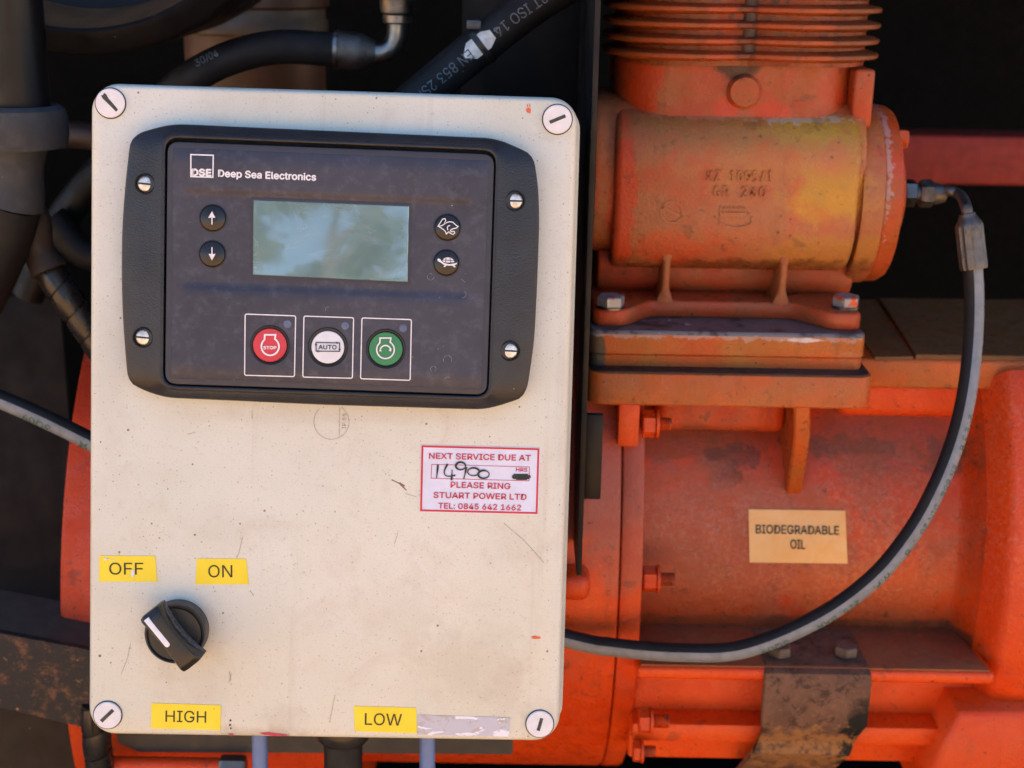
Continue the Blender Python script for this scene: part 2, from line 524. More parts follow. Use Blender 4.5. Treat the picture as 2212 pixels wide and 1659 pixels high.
OR1, OR2 = (.70, .066, .006), (.78, .092, .008)
DUSTY = (.42, .13, .085)
def orange(name, dirt=.4, dust=DUSTY, dscale=22, base=(OR1, OR2), rough=.42, grime=.25, gscale=60, blobs=(), grimec=(.06, .032, .022), fine=.3, tone=(.74, .60, .36), sheen_mottle=()):
    m = Mat(name)
    dk = lambda q: q if min(q) > .35 else tuple(a*b for a, b in zip(q, tone))
    dust = dk(dust); base = tuple(dk(q) for q in base); blobs = [(b[0], b[1], dk(b[2]), *b[3:]) for b in blobs]
    c = m.mix(m.ramp(m.noise(14, 4), .35, .65), *base)
    if dirt: c = m.mix(m.ramp(m.noise(dscale, 7, .62, .5), .62-dirt*.5, .92-dirt*.5, 0, min(1, dirt*1.6)), c, dust)
    if fine: c = m.mix(m.ramp(m.noise(420, 5, .75), .55, .8, 0, fine), c, tuple(min(1, x*1.2+.02) for x in dust))
    if grime: c = m.mix(m.ramp(m.noise(gscale, 8, .72, 1.0), .66-grime*.3, .86-grime*.3, 0, min(1, grime*2.4)), c, grimec)
    c = m.mix(m.ramp(m.noise(130, 8, .8, .8), .52, .76, 0, .22+grime*.5), c, tuple(x*.42 for x in dust))
    c = m.mix(m.ramp(m.noise(260, 6, .8, .4), .58, .74, 0, .10+fine*.5), c, tuple(min(1, x*1.3+.035) for x in dust))
    c = m.mix(m.math('MULTIPLY', m.speck(150, .13, .2, 2.2), .85), c, (.05, .022, .014))
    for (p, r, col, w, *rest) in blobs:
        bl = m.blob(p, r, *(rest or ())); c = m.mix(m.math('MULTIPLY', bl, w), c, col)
    c = m.mix(m.ramp(m.noise(75, 10, .72, .4), .60, .625, 0, .30+grime), c, tuple(x*.30+.012 for x in dust))
    c = m.mix(m.ramp(m.noise(210, 8, .7, .2), .635, .65, 0, .75), c, (.055, .03, .022))
    c = m.mix(m.ramp(m.noise(95, 6, .6, .3, (1, 1, .13)), .58, .70, 0, .16+grime*.5), c, tuple(x*.45 for x in dust))
    for (p, r, col, w) in sheen_mottle:
        k_ = m.math('MULTIPLY', m.blob(p, r, .4, 40, .9), m.ramp(m.noise(330, 8, .8, .3), .47, .60, 0, w)); c = m.mix(k_, c, col)  # pale mottling painted into the colour as sheen over dust
    m.val('Specular IOR Level', .4); m.color(c)
    m.rough(m.ramp(m.noise(90, 8, .7), .35, .65, rough-.2, rough+.18)); m.bump(m.noise(520, 6, .7), .6, .0008); m.bump(m.noise(70, 5), .16, .0018)
    return m.m
def steel(name, c, rough=.35, dirt=.3):
    m = Mat(name)
    k = m.mix(m.ramp(m.noise(140, 6, .65), .5, .72, 0, dirt), c, tuple(x*.25 for x in c)); m.color(k)
    m.val('Metallic', 1.0); m.rough(m.ramp(m.noise(200, 5), .3, .7, rough-.1, rough+.15)); m.bump(m.noise(500, 4), .12, .0004)
    return m.m
def rubber(name, c=(.009, .009, .011), dust=(.026, .025, .025), amt=.4, rough=.6, scale=50):
    m = Mat(name)
    k = m.mix(m.ramp(m.noise(scale, 7, .65), .42, .8, 0, amt), c, dust)
    k = m.mix(m.speck(130, .045, .12), k, (.30, .28, .25))
    m.val('Specular IOR Level', .3); m.color(k); m.rough(m.ramp(m.noise(scale*1.5, 5), .3, .7, rough-.1, rough+.15)); m.bump(m.noise(700, 4), .15, .0004)
    return m.m
MT['steel_dull'] = steel('dull_zinc_steel', (.30, .29, .275), .38, .5)
MT['steel_ferrule'] = steel('crimped_steel', (.17, .155, .145), .55, .5)
MT['steel_dark'] = steel('oiled_steel', (.16, .15, .145), .4, .5)
MT['rubber'] = rubber('hose_rubber')
MT['rubber_dusty'] = rubber('dusty_rubber', (.040, .043, .050), (.095, .092, .090), .75)
MT['rubber_black'] = rubber('black_duct_rubber', (.006, .006, .007), (.016, .014, .013), .4, .5)
MT['pipe_dark'] = rubber('dark_pipe', (.004, .004, .005), (.011, .009, .008), .5, .45, 18)
MT['layline'] = plain('pale_layline', (.185, .205, .235), .5, var=.15, scale=160)
MT['green_ink'] = plain('green_hose_ink', (.03, .12, .09), .6, var=.4, scale=900)
MT['pale_ink'] = plain('pale_hose_ink', (.12, .14, .175), .6, var=.5, scale=1400)
MT['black_steel'] = rubber('black_painted_steel', (.004, .004, .006), (.011, .010, .010), .5, .5, 26)
MT['void'] = plain('bay_black', (.0025, .0025, .0025), .9, spec=.1)
MT['blue_cable'] = plain('blue_cable_sheath', (.115, .19, .42), .4, var=.1)
MT['gland'] = plain('black_gland_nylon', (.020, .018, .018), .35, var=.3)
MT['tag_white'] = plain('white_tag', (.70, .69, .68), .5, var=.25, scale=160)
MT['wrap'] = plain('spiral_wrap', (.016, .015, .016), .28, var=.3)
m = Mat('rusty_black_steel')
c = m.mix(m.ramp(m.noise(70, 10, .78, .15), .50, .64), (.012, .010, .011), (.13, .055, .026))
c = m.mix(m.ramp(m.noise(160, 6, .7), .60, .72, 0, .7), c, (.30, .14, .06)); c = m.mix(m.speck(110, .08, .10), c, (.26, .13, .07))
m.color(c); m.rough(.7); m.bump(m.noise(160, 6, .7), .4, .001)
MT['rusty'] = m.m
MT['grime_grey'] = rubber('grey_grimy_steel', (.055, .048, .042), (.10, .085, .07), .6, .6, 60)
MT['canister'] = plain('brown_canister', (.085, .038, .021), .5, var=.3, scale=30)
MT['canister_band'] = plain('tan_band', (.11, .08, .05), .5, var=.3, scale=40)
MT['shroud_tan'] = plain('tan_shroud', (.13, .068, .034), .45, var=.25, scale=40)
MT['beam_red'] = plain('dark_red_paint', (.24, .017, .009), .7, var=.15)
MT['leaf'] = plain('leaf_green', (.07, .13, .035), .6, var=.45, scale=2)
MT['bark'] = plain('bark', (.12, .085, .06), .9, var=.3, scale=6)
m = Mat('warm_earth')
c = m.mix(m.ramp(m.noise(.8, 7), .3, .7), (.57, .30, .115), (.66, .36, .15)); m.color(c); m.rough(.95); m.bump(m.noise(14, 6), .4, .03)
MT['earth'] = m.m

# ================================================================== setting
bm = B()
g = 60
bmesh.ops.create_grid(bm, x_segments=40, y_segments=40, size=g)
for v in bm.verts:
    v.co.z = -1.15 + .03*math.sin(v.co.x*1.3)*math.cos(v.co.y*.9)
tag(out('ground', bm, MT['earth']), kind='structure')
bm = B(); box(bm, -2.2, 2.2, .78, .82, -1.1, .62)  # black wall added behind the machine to block the sun
tag(out('added_shade_wall', bm, MT['void']), kind='structure')
bm = B(); box(bm, -2.2, 2.2, .10, .82, .62, .66)  # unseen roof added to keep sun off the machine
tag(out('added_shade_roof', bm, MT['void']), kind='structure')
bm = B(); box(bm, -2.2, 2.2, -.05, .78, -.62, -.58)
tag(out('bay_floor', bm, MT['void']), kind='structure')

# ================================================================== control box
def lm_at(x, y, z=0.0): return LM @ Matrix.Translation((x, y, z))
boxT = thing('control_enclosure', 'cream control box with screwed lid, yellow tape labels and a service sticker', 'control box', lm_at(0, -LH/2, -.05))
bm = B()
prism(bm, rrect(-LW/2, LW/2, -LH/2, LH/2, .0125, 10),
      [(-.0006, -.018), (-.0004, -.004), (.0004, -.0018), (.0013, -.0005), (.0026, 0)])
out('lid', bm, MT['cream'], boxT, LM)
bm = B()
prism(bm, rrect(-LW/2+.001, LW/2-.001, -LH/2+.001, LH/2-.001, .012, 8), [(.0015, -.0205), (.0015, -.0175)])
out('gasket', bm, MT['gasket'], boxT, LM)
bm = B()
prism(bm, rrect(-LW/2+.001, LW/2+.0028, -LH/2+.001, LH/2-.001, .012, 8), [(.004, -.09), (.002, -.088), (.0, -.022), (.0, -.0195)])
out('box_body', bm, MT['cream_base'], boxT, LM)

def lid_screw(px, py, rpx, ang, w, ln, chew=False):
    c = L(px, py); r = rpx*PXL
    bm = B()
    lathe(bm, [(r+.0008, .0001), (r+.0008, .0003), (r+.0002, .0003)], (c.x, c.y, 0), (0, 0, 1), 40)
    ring = out('screw_gap', bm, MT['black_gap'], None, I4)
    bpy.data.objects.remove(ring)
    bm = B()
    lathe(bm, [(r+.0005, .00005), (r+.0005, .00022), (0, .00022)], (c.x, c.y, 0), (0, 0, 1), 44)
    rim = out('screw_recess', bm, MT['gasket'], boxT, LM)
    bm = B()
    lathe(bm, [(r, .0002), (r, .0009), (r-.0004, .0013), (0, .0014)], (c.x, c.y, 0), (0, 0, 1), 44)
    s = out('lid_screw', bm, MT['screw_plastic'], boxT, LM)
    bm = B()
    d = Vector((math.cos(rad(ang)), math.sin(rad(ang)))); u = Vector((-d.y, d.x))
    poly = [c+d*ln+u*w, c-d*ln+u*w, c-d*ln-u*w, c+d*ln-u*w]
    if chew:
        poly = [c+d*ln+u*w*.7, c+d*ln*.3+u*w*1.0, c-d*ln*.4+u*w*1.1, c-d*ln*.85+u*w*1.8, c-d*ln*1.1+u*w*1.5, c-d*ln*1.0+u*w*.3, c-d*ln*1.12-u*w*.6, c-d*ln*.8-u*w*1.2, c-d*ln*.1-u*w*1.05, c+d*ln*1.05-u*w*.9]
    sheet(bm, poly, .0013, .00022)
    out('slot', bm, MT['slot_dark'], s, LM)
lid_screw(239, 223, 31, -45, .00085, .0047, True)
lid_screw(1204, 258, 31, 24, .0008, .0040)
lid_screw(233, 1544, 30, 45, .00085, .0040)
lid_screw(1166, 1563, 30, 76, .0008, .0032)

def sticker(name, quad, mat, z=.0001, t=.00018, label=None):
    bm = B(); sheet(bm, [L(*q) for q in quad], z, t)
    return out(name, bm, mat, boxT, LM, label=label)
SZ = .00034
def tape(quad, word, a, b, cap, label, bold=0.0):
    s = sticker('tape_label', quad, MT['yellow'], label=label)
    bm = B(); lid_text(bm, word, a, b, cap, SZ, bold)
    out('lettering', bm, MT['ink_black'], s, LM)
    return s
off = tape([(215.3, 1200), (335.6, 1201), (339.9, 1256.3), (213.9, 1255.7)], 'OFF', (236.3, 1241), (309.6, 1241), 26, 'yellow OFF tape with small peeled spots')
bm = B()
for q in ([(224, 1206), (229, 1204), (233, 1208), (228, 1211)], [(234, 1206), (238, 1207), (236, 1210)], [(284, 1232), (289, 1230), (291, 1240), (288, 1247), (284, 1244)], [(241, 1209), (246, 1207), (248, 1210)]):
    sheet(bm, [L(*p) for p in q], SZ+.0001, .00012)
out('peeled_spot', bm, MT['paper'], off, LM, kind='stuff')
tape([(425.8, 1206.3), (531.7, 1207), (537.6, 1261.6), (422.3, 1262)], 'ON', (450.2, 1247), (502, 1247), 27, 'yellow ON tape with slanted ends')
tape([(327.5, 1518.4), (477.2, 1523.2), (476.5, 1577), (326.8, 1573.2)], 'HIGH', (357.5, 1559), (445.2, 1561), 25.5, 'yellow HIGH tape at the lower edge')
tape([(764.2, 1524.9), (898.9, 1528.5), (900.8, 1583.5), (767, 1579)], 'LOW', (788, 1565.5), (867.8, 1567.5), 26.5, 'yellow LOW tape at the lower edge')
torn = sticker('torn_sticker', [(901.9, 1543.9), (1102.2, 1549.8), (1098.5, 1590.8), (901.9, 1586.4)], MT['torn'], label='half torn white sticker remains')
# service sticker
sv = sticker('service_sticker', [(909.5, 960.9), (1168.3, 967), (1163.1, 1111.8), (907, 1106.2)], MT['paper'], label='white service sticker with red border and print')
def q6(x, y): return (864+.18555*x, 929+.18555*y)
bm = B(); stroke(bm, [L(*q6(*p)) for p in ((262, 188), (1612, 222), (1590, 965), (246, 933))], .0009, SZ, closed=True)
out('border', bm, MT['border_red'], sv, LM)
bm = B(); stroke(bm, [L(*q6(*p)) for p in ((370, 398), (1507, 428), (1502, 590), (362, 560))], .00026, SZ, closed=True)
out('print_box', bm, MT['print_red'], sv, LM)
bm = B()
for s, a, b, cap in (('NEXT SERVICE DUE AT', (340, 333), (1525, 358), 13.4), ('PLEASE RING', (590, 668), (1287, 687), 13.4),
                     ('STUART POWER LTD', (390, 788), (1475, 812), 13.4), ('TEL: 0845 642 1662', (448, 912), (1412, 935), 13.0), ('HRS', (1350, 481), (1485, 485), 9.0)):
    lid_text(bm, s, q6(*a), q6(*b), cap, SZ+.00008, .03)
out('lettering', bm, MT['print_red'], sv, LM)
def ell(cx, cy, rx, ry, a0=0, a1=360, n=20, rot=0):
    res = []
    for k in range(n+1):
        a = rad(a0+(a1-a0)*k/n); x, y = rx*math.cos(a), ry*math.sin(a)
        res.append((cx+x*math.cos(rot)-y*math.sin(rot), cy+x*math.sin(rot)+y*math.cos(rot)))
    return res
HW = .00088
bm = B(); z = SZ+.0002
for i, ln in enumerate(([(443, 400), (436, 470), (426, 556)], [(556, 394), (530, 440), (516, 485), (532, 528), (585, 536), (645, 524)], [(607, 462), (604, 520), (599, 582)],
           ell(707, 416, 57, 44, 20, 375), [(772, 428), (762, 490), (742, 566)], ell(856, 484, 68, 46, -60, 300), ell(974, 514, 64, 46, -70, 290))):
    stroke(bm, [L(*q6(*p)) for p in catmull([Vector((*p, 0)) for p in ln], 4) for p in [(p[0], p[1])]] if len(ln) < 10 else [L(*q6(*p)) for p in ln], (lambda t, i=i: HW*(.82+.30*math.sin(5*t+i*1.7))), z+i*.00003)
out('handwriting', bm, MT['marker'], sv, LM)
bm = B()
for i, (y, a, b) in enumerate(((518, 1322, 1490), (532, 1308, 1518), (546, 1303, 1522), (560, 1312, 1508), (570, 1350, 1480))):
    stroke(bm, [L(*q6(x, y+((x-a) % 3)-1)) for x in (a, (a+b)/2, b)], .0007, z+i*.00003)
out('crossed_out', bm, MT['marker'], sv, LM)
# moulded mark under the controller
bm = B(); zc = .00012
stroke(bm, [L(716+38*math.cos(rad(a)), 911+38*math.sin(rad(a))) for a in range(-52, 233, 5)], .00016, zc)
stroke(bm, [L(734, 880), L(733, 944)], .00014, zc)
a, b = L(747, 926), L(748, 893); d = (b-a).normalized(); u = Vector((-d.y, d.x))
put_text(bm, 'IP.55', lambda x, y, h: Vector((a.x+d.x*x+u.x*y, a.y+d.y*x+u.y*y, zc+h)), (b-a).length, 8*PXL)
out('moulded_mark', bm, MT['faint'], boxT, LM)
# flecks of orange paint, scratches
def fleck(pts, mat='fleck', name='paint_fleck'):
    bm = B(); sheet(bm, [L(*p) for p in pts], .00008, .0001); out(name, bm, MT[mat], boxT, LM)
fleck([(1136, 236), (1141, 232), (1146, 234), (1147, 243), (1143, 245), (1138, 242)])
fleck([(1138, 225), (1140, 225), (1141, 230), (1138, 230)]); fleck([(1143, 224), (1145, 224), (1146, 231), (1144, 231)])
fleck([(1147, 1375), (1155, 1373), (1168, 1376), (1167, 1380), (1152, 1380)])
for pts, w in (([(846, 1036), (862, 1044), (878, 1059)], .0005), ([(863, 1043), (874, 1050)], .0007), ([(875, 1066), (900, 1073)], .00018),
               ([(405, 938), (422, 934)], .00022), ([(544, 886), (545, 905)], .00018), ([(524, 1160), (516, 1195), (510, 1205)], .0002),
               ([(1088, 1130), (1130, 1165), (1175, 1215)], .0002), ([(282, 1390), (276, 1420), (262, 1455)], .00016), ([(724, 1500), (712, 1560)], .00022),
               ([(496, 1450), (498, 1470)], .0003), ([(500, 1455), (494, 1475)], .0002), ([(860, 1150), (852, 1175)], .00022), ([(540, 1275), (548, 1287)], .0003)):
    bm = B(); stroke(bm, [L(*p) for p in pts], w, .00009, .00008); out('scratch', bm, MT['scratch' if w > .0004 else 'faint'], boxT, LM)
for (x, y, r) in ((498, 1556, 2.2), (497, 1566, 2.3), (499, 1573, 1.8)):
    bm = B(); sheet(bm, circ(*L(x, y), r*PXL, 10), .00008, .0001); out('ink_dot', bm, MT['ink_navy'], boxT, LM)
for q in ([(560, 1583), (580, 1581), (606, 1585), (628, 1589), (600, 1590), (570, 1587)], [(492, 1584), (506, 1586), (500, 1590)]):
    bm = B(); sheet(bm, [L(*p) for p in q], .00008, .0001); out('scrape', bm, MT['print_red'], boxT, LM)

# ================================================================== controller
ZOFF = .0055        # the moulding stands this much taller
LMc = LM @ Matrix.Translation((0, 0, ZOFF))
def Lc(px, py, h=0.0): return L(px, py, h+ZOFF)
def ctl_text(bm, s, p0, p1, cap_px, z, bold=0.0, spacing=1.0, thick=0.00012):
    a, b = Lc(*p0, z), Lc(*p1, z)
    d = (b-a); w = d.length; d.normalize(); u = Vector((-d.y, d.x))
    put_text(bm, s, lambda x, y, h: Vector((a.x+d.x*x+u.x*y, a.y+d.y*x+u.y*y, z+h)), w, cap_px*PXL, bold, spacing, thick)
HB = .0085          # height of its front above the lid
ctl_o = Lc(712, 575)
ctl = thing('engine_controller', 'black engine controller with display and red, white and green buttons', 'controller', lm_at(ctl_o.x, ctl_o.y, 0))
outl_px = [(369, 266), (702, 281), (1061, 297), (1088, 304.5), (1142, 328), (1155, 346), (1163, 400), (1166, 470), (1162, 590), (1155, 737), (1140, 838), (1127, 862), (1050, 886),
           (700, 875.5), (355, 860), (313, 846), (282, 831), (272.5, 812), (263, 698), (260, 603), (261, 490), (270, 376), (279, 303), (299, 285)]
zr = .005
outl = [Lc(*p, zr) for p in outl_px]
rr_ = [.006, 0, .006, 0, .006, .004, .01, .01, .01, .01, .004, .006, .006, 0, .006, 0, .006, .004, .01, .01, .01, .01, .004, .006]
outl = [Vector((p[0], p[1])) for p in round_poly(outl, rr_, 4)]
open_px = [(357, 297), (1072, 326), (1055, 857), (352, 832)]
opn = [Vector((p[0], p[1])) for p in round_poly([Lc(*p, HB) for p in open_px], .0062, 8)]
cen = sum((Lc(*p, HB) for p in open_px), Vector((0, 0)))/4
def polar(poly, n=220):
    """resample an outline by angle about the centre"""
    res = []
    m = len(poly)
    for k in range(n):
        a = 2*math.pi*k/n; d = Vector((math.cos(a), math.sin(a))); best = None
        for i in range(m):
            p, q = poly[i]-cen, poly[(i+1) % m]-cen
            e = q-p; den = d.x*e.y-d.y*e.x
            if abs(den) < 1e-14: continue
            t = (p.x*e.y-p.y*e.x)/den; s = (p.x*d.y-p.y*d.x)/den
            if t > 0 and -1e-6 <= s <= 1+1e-6: best = t if best is None else max(best, t)
        res.append(cen+d*best)
    return res
NP = 260
PO, PI_ = polar(outl, NP), polar(opn, NP)
lip = polar([Vector((p[0], p[1])) for p in round_poly([Lc(*p, HB) for p in ((348, 288), (1081, 318), (1064, 866), (343, 841))], .0078, 8)], NP)
rows = []
def mixp(A, Bq, t, z): return [Vector((a.x+(b.x-a.x)*t, a.y+(b.y-a.y)*t, z)) for a, b in zip(A, Bq)]
top_in = inset(PO, .0012)
rows.append([Vector((p.x, p.y, -ZOFF)) for p in inset(PO, .0002)])
rows.append([Vector((p.x, p.y, .0026)) for p in PO])
rows.append([Vector((p.x, p.y, .0036)) for p in inset(PO, .0004)])
rows.append([Vector((p.x, p.y, .0042)) for p in top_in])
rows.append(mixp(top_in, lip, .55, .0066))
rows.append(mixp(top_in, lip, .92, .0081))
rows.append(mixp(top_in, lip, 1.0, .0087))
rows.append(mixp(lip, PI_, .55, .0090))
rows.append(mixp(lip, PI_, .93, .0088))
rows.append(mixp(lip, PI_, 1.0, .0083))
rows.append(mixp(lip, PI_, 1.0, .0030))
bm = B(); loft(bm, rows, cap=False)
out('bezel', bm, MT['bezel'], ctl, LMc, 60)
bm = B(); prism(bm, PI_, [(-.0005, .0022), (-.0005, .0034)])
out('gap_floor', bm, MT['black_gap'], ctl, LMc)
face = [Vector((p[0], p[1])) for p in round_poly([Lc(*p, HB) for p in ((361, 305), (1068.5, 333), (1052, 853.5), (355.5, 829.5))], .0056, 8)]
bm = B(); prism(bm, face, [(0, .003), (0, .0074), (.0002, .0079), (.0007, .0081), (.0032, .0081), (.0034, .0056)])
fp = out('faceplate', bm, MT['face_plastic'], ctl, LMc)
# membrane with the sunk field around the display
ZM = .0083
mc = [Lc(*p, HB) for p in ((373, 318), (1057, 346), (1041, 841), (368, 817))]
f1, f2 = Lc(400, 411, HB), Lc(1021, 436, HB)
f3, f4 = Lc(400, 612, HB), Lc(1018, 634, HB)
def bil(u, v): return (mc[3]*(1-u)+mc[2]*u)*(1-v) + (mc[0]*(1-u)+mc[1]*u)*v
def vrow(py): # share of the height of a row measured at the left edge
    return 1-(py-318)/(817-318)
vs_rows = sorted(set([0, .004] + [vrow(p) for p in (401, 405, 410, 415, 419, 604, 609, 614, 619, 624)] + [k/14 for k in range(1, 14)] + [.996, 1]))
us = [0, .003, .015, .03, .045, .055, .065, .08] + [k/30 for k in range(3, 28)] + [.915, .925, .935, .945, .96, .975, .997, 1]
def sst(a, b, x):
    t = max(0, min(1, (x-a)/(b-a))); return t*t*(3-2*t)
bm = B(); grid = []
for v in vs_rows:
    row = []
    for u in us:
        p = bil(u, v)
        sv_ = sst(vrow(626), vrow(606), v)*(1-sst(vrow(418), vrow(402), v))
        su_ = sst(.028, .060, u)*(1-sst(.93, .955, u))
        zz = ZM+.00012 - .0016*sv_*su_
        if u in (0, 1) or v in (0, 1): zz = .0079
        row.append(bm.verts.new((p.x, p.y, zz)))
    grid.append(row)
for a, b in zip(grid, grid[1:]):
    for i in range(len(us)-1): bm.faces.new((a[i], a[i+1], b[i+1], b[i]))
mem = out('membrane', bm, MT['membrane'], ctl, LMc, 60)
ZD = ZM - .0013       # floor of the sunk field
ZS = ZM + .0002       # print on the membrane
# display
bm = B()
lcd = [Lc(*p, ZD) for p in ((546.6, 430.5), (885, 444), (881.7, 610.8), (545, 595))]
prism(bm, lcd, [(-.0008, ZD-.0006), (-.0008, ZD+.0002), (0, ZD+.0003), (.0003, ZD+.00015)])
out('display_frame', bm, MT['face_plastic'], ctl, LMc)
bm = B()
prism(bm, inset(lcd, .0003), [(0, ZD-.0004), (0, ZD+.0004), (.0003, ZD+.0007), (.0018, ZD+.00075)])
out('display', bm, MT['lcd'], ctl, LMc, label='blank grey-green display with smears')
# logo and name
def membrane_text(bm, s, p0, p1, cap, bold): ctl_text(bm, s, p0, p1, cap, ZS, bold)
bm = B(); stroke(bm, [Lc(*p, ZS) for p in ((412.4, 333.9), (460.8, 335.5), (459.9, 383), (412.4, 381.5))], .0006, ZS, closed=True)
out('logo_square', bm, MT['white_print'], ctl, LMc)
bm = B(); membrane_text(bm, 'DSE', (414.5, 379), (458.6, 380.3), 16, .07)
out('logo_lettering', bm, MT['white_print'], ctl, LMc)
bm = B(); membrane_text(bm, 'Deep Sea Electronics', (471.8, 381.5), (684, 390), 15.8, .05)
out('name_lettering', bm, MT['white_print'], ctl, LMc)
# navigation buttons
def nav(px, py, r):
    c = Lc(px, py, ZD); r *= PXL
    bm = B(); lathe(bm, [(r, ZD-.0004), (r, ZD+.00025), (r*.95, ZD+.0004), (r*.91, ZD+.0002), (r*.9, ZD-.0001)], (c.x, c.y, 0), (0, 0, 1), 40)
    b = out('button', bm, MT['nav_ring'], ctl, LMc)
    bm = B(); lathe(bm, [(r*.885, ZD-.0004), (r*.885, ZD+.0005), (r*.82, ZD+.0008), (0, ZD+.00105)], (c.x, c.y, 0), (0, 0, 1), 40)
    out('button_cap', bm, MT['nav_button'], b, LMc)
    return b
ZB = ZD+.00115
def sym(b, polys=(), lines=(), w=.0004, mat='white_print', z=None, dark=()):
    z = ZB if z is None else z
    bm = B()
    for p in polys: sheet(bm, [Lc(*q, z) for q in p], z)
    for ln, cl in lines: stroke(bm, [Lc(*q, z) for q in ln], w, z+.00002, closed=cl)
    out('symbol', bm, MT[mat], b, LMc)
    if dark:
        bm = B()
        for ln in dark: stroke(bm, [Lc(*q, z) for q in ln], w*.55, z+.0002)
        out('symbol_lines', bm, MT['ink_navy'], b, LMc)
b = nav(460, 471.5, 29); sym(b, [[(458, 456.5), (465.5, 470.5), (450, 470.5)], [(456.8, 470), (459.2, 470), (459.2, 485), (456.8, 485)]])
b = nav(459, 549, 29); sym(b, [[(458, 562.5), (450.5, 548.5), (465.8, 548.5)], [(456.8, 549), (456.8, 534), (459.2, 534), (459.2, 549)]])
def qr(x, y): return (567+.2319*x, 324+.2319*y)
b = nav(966.5, 491.5, 29)
rab = [(1635, 710), (1662, 668), (1680, 642), (1700, 640), (1707, 656), (1690, 694), (1716, 676), (1745, 668), (1775, 674), (1798, 698), (1822, 712), (1806, 727), (1768, 736), (1752, 747), (1756, 762), (1784, 758), (1792, 772), (1776, 786), (1750, 776), (1736, 762), (1712, 782), (1706, 762), (1688, 742), (1660, 724)]
sym(b, lines=[([qr(*p) for p in rab], True), ([qr(*p) for p in ((1690, 694), (1668, 706), (1640, 710))], False), ([qr(*p) for p in ((1726, 748), (1722, 722), (1732, 706), (1748, 703))], False)], w=.00042)
b = nav(964, 568, 28.5)
sym(b, [[qr(*p) for p in ((1676, 1036), (1688, 1012), (1716, 1000), (1750, 1002), (1776, 1018), (1788, 1044), (1740, 1050), (1700, 1048))],
        [qr(*p) for p in ((1628, 1020), (1640, 1010), (1656, 1016), (1668, 1034), (1690, 1052), (1740, 1064), (1792, 1056), (1814, 1050), (1808, 1062), (1786, 1076), (1740, 1078), (1690, 1070), (1656, 1046), (1634, 1036))],
        [qr(*p) for p in ((1698, 1074), (1716, 1076), (1702, 1090), (1684, 1088))], [qr(*p) for p in ((1768, 1076), (1786, 1074), (1802, 1090), (1784, 1092))]],
    dark=[[qr(*p) for p in ((1710, 1004), (1706, 1046))], [qr(*p) for p in ((1748, 1004), (1752, 1050))], [qr(*p) for p in ((1684, 1026), (1780, 1030))], [qr(*p) for p in ((1678, 1042), (1720, 1055), (1788, 1050))]])
# mode buttons
def q5(x, y): return (486+.2002*x, 637.3+.2002*y)
def mode(cx, cy, R, r, mat, name):
    c = Lc(cx, cy, ZM); R *= PXL; r *= PXL
    bm = B(); lathe(bm, [(R, ZM-.0003), (R, ZM+.0003), (R*.96, ZM+.0007), (R*.90, ZM+.0006), (r*1.02, ZM+.0002)], (c.x, c.y, 0), (0, 0, 1), 44)
    b = out(name, bm, MT['nav_ring'], ctl, LMc)
    bm = B(); lathe(bm, [(r, ZM-.0002), (r, ZM+.0008), (r*.96, ZM+.0011), (0, ZM+.00125)], (c.x, c.y, 0), (0, 0, 1), 44)
    out('button_face', bm, MT[mat], b, LMc)
    return b
ZY = ZM+.0014
def engine(cx, cy):
    pts = [(cx+95*math.cos(rad(a)), cy+95*math.sin(rad(a))) for a in range(-58, 239, 9)]
    return [q5(*p) for p in pts + [(cx-52, cy-125), (cx-58, cy-126), (cx+58, cy-126), (cx+52, cy-125)][1:3]]
for fr in (((218, 205), (763, 225), (750, 880), (212, 865)), ((852, 227), (1388, 245), (1375, 898), (840, 885)), ((1478, 247), (2012, 265), (1998, 920), (1463, 903))):
    bm = B(); stroke(bm, [Vector((p[0], p[1])) for p in round_poly([Lc(*q5(*p), ZS) for p in fr], .0009, 4)], .0005, ZS, closed=True)
    out('print_frame', bm, MT['white_print'], ctl, LMc)
for x, y in ((675, 315), (1297, 333), (1922, 358)):
    c = Lc(*q5(x, y), ZM); bm = B(); lathe(bm, [(.0018, ZM), (.0018, ZM+.0002), (0, ZM+.0003)], (c.x, c.y, 0), (0, 0, 1), 20)
    out('status_light', bm, MT['led'], ctl, LMc)
b = mode(583.5, 745.4, 42, 35.4, 'btn_red', 'stop_button'); b['label'] = 'red stop button'
sym(b, lines=[(engine(488, 555), True)], w=.00078, z=ZY)
bm = B(); ctl_text(bm, 'STOP', q5(415, 584), q5(560, 584), 7.2, ZY, .06); out('lettering', bm, MT['white_print'], b, LMc)
b = mode(708.6, 749.8, 42.4, 34.6, 'btn_white', 'auto_button'); b['label'] = 'white auto button'
def arrow(x, y, dx, dy, s=15): return [q5(x+dx*s, y+dy*s), q5(x-dx*s*.7-dy*s*.9, y-dy*s*.7+dx*s*.9), q5(x-dx*s*.7+dy*s*.9, y-dy*s*.7-dx*s*.9)]
sym(b, polys=[arrow(1214, 517, 1, 0), arrow(1237, 592, 0, 1), arrow(1000, 607, -1, 0), arrow(982, 532, 0, -1)],
    lines=[([q5(984, 606), q5(982, 514), q5(1237, 517), q5(1237, 608)], True)], w=.00042, mat='ink_navy', z=ZY)
bm = B(); ctl_text(bm, 'AUTO', q5(1010, 584), q5(1206, 586), 9.6, ZY, .03); out('lettering', bm, MT['ink_navy'], b, LMc)
b = mode(833.6, 753.4, 42.4, 35.4, 'btn_green', 'start_button'); b['label'] = 'green start button'
sym(b, polys=[[q5(1664, 608), q5(1672, 588), q5(1696, 606)], [q5(1790, 612), q5(1764, 594), q5(1800, 574)]],
    lines=[(engine(1732, 590), True), ([q5(1732+58*math.cos(rad(a)), 602+58*math.sin(rad(a))) for a in range(190, 341, 10)], False)], w=.00066, z=ZY)
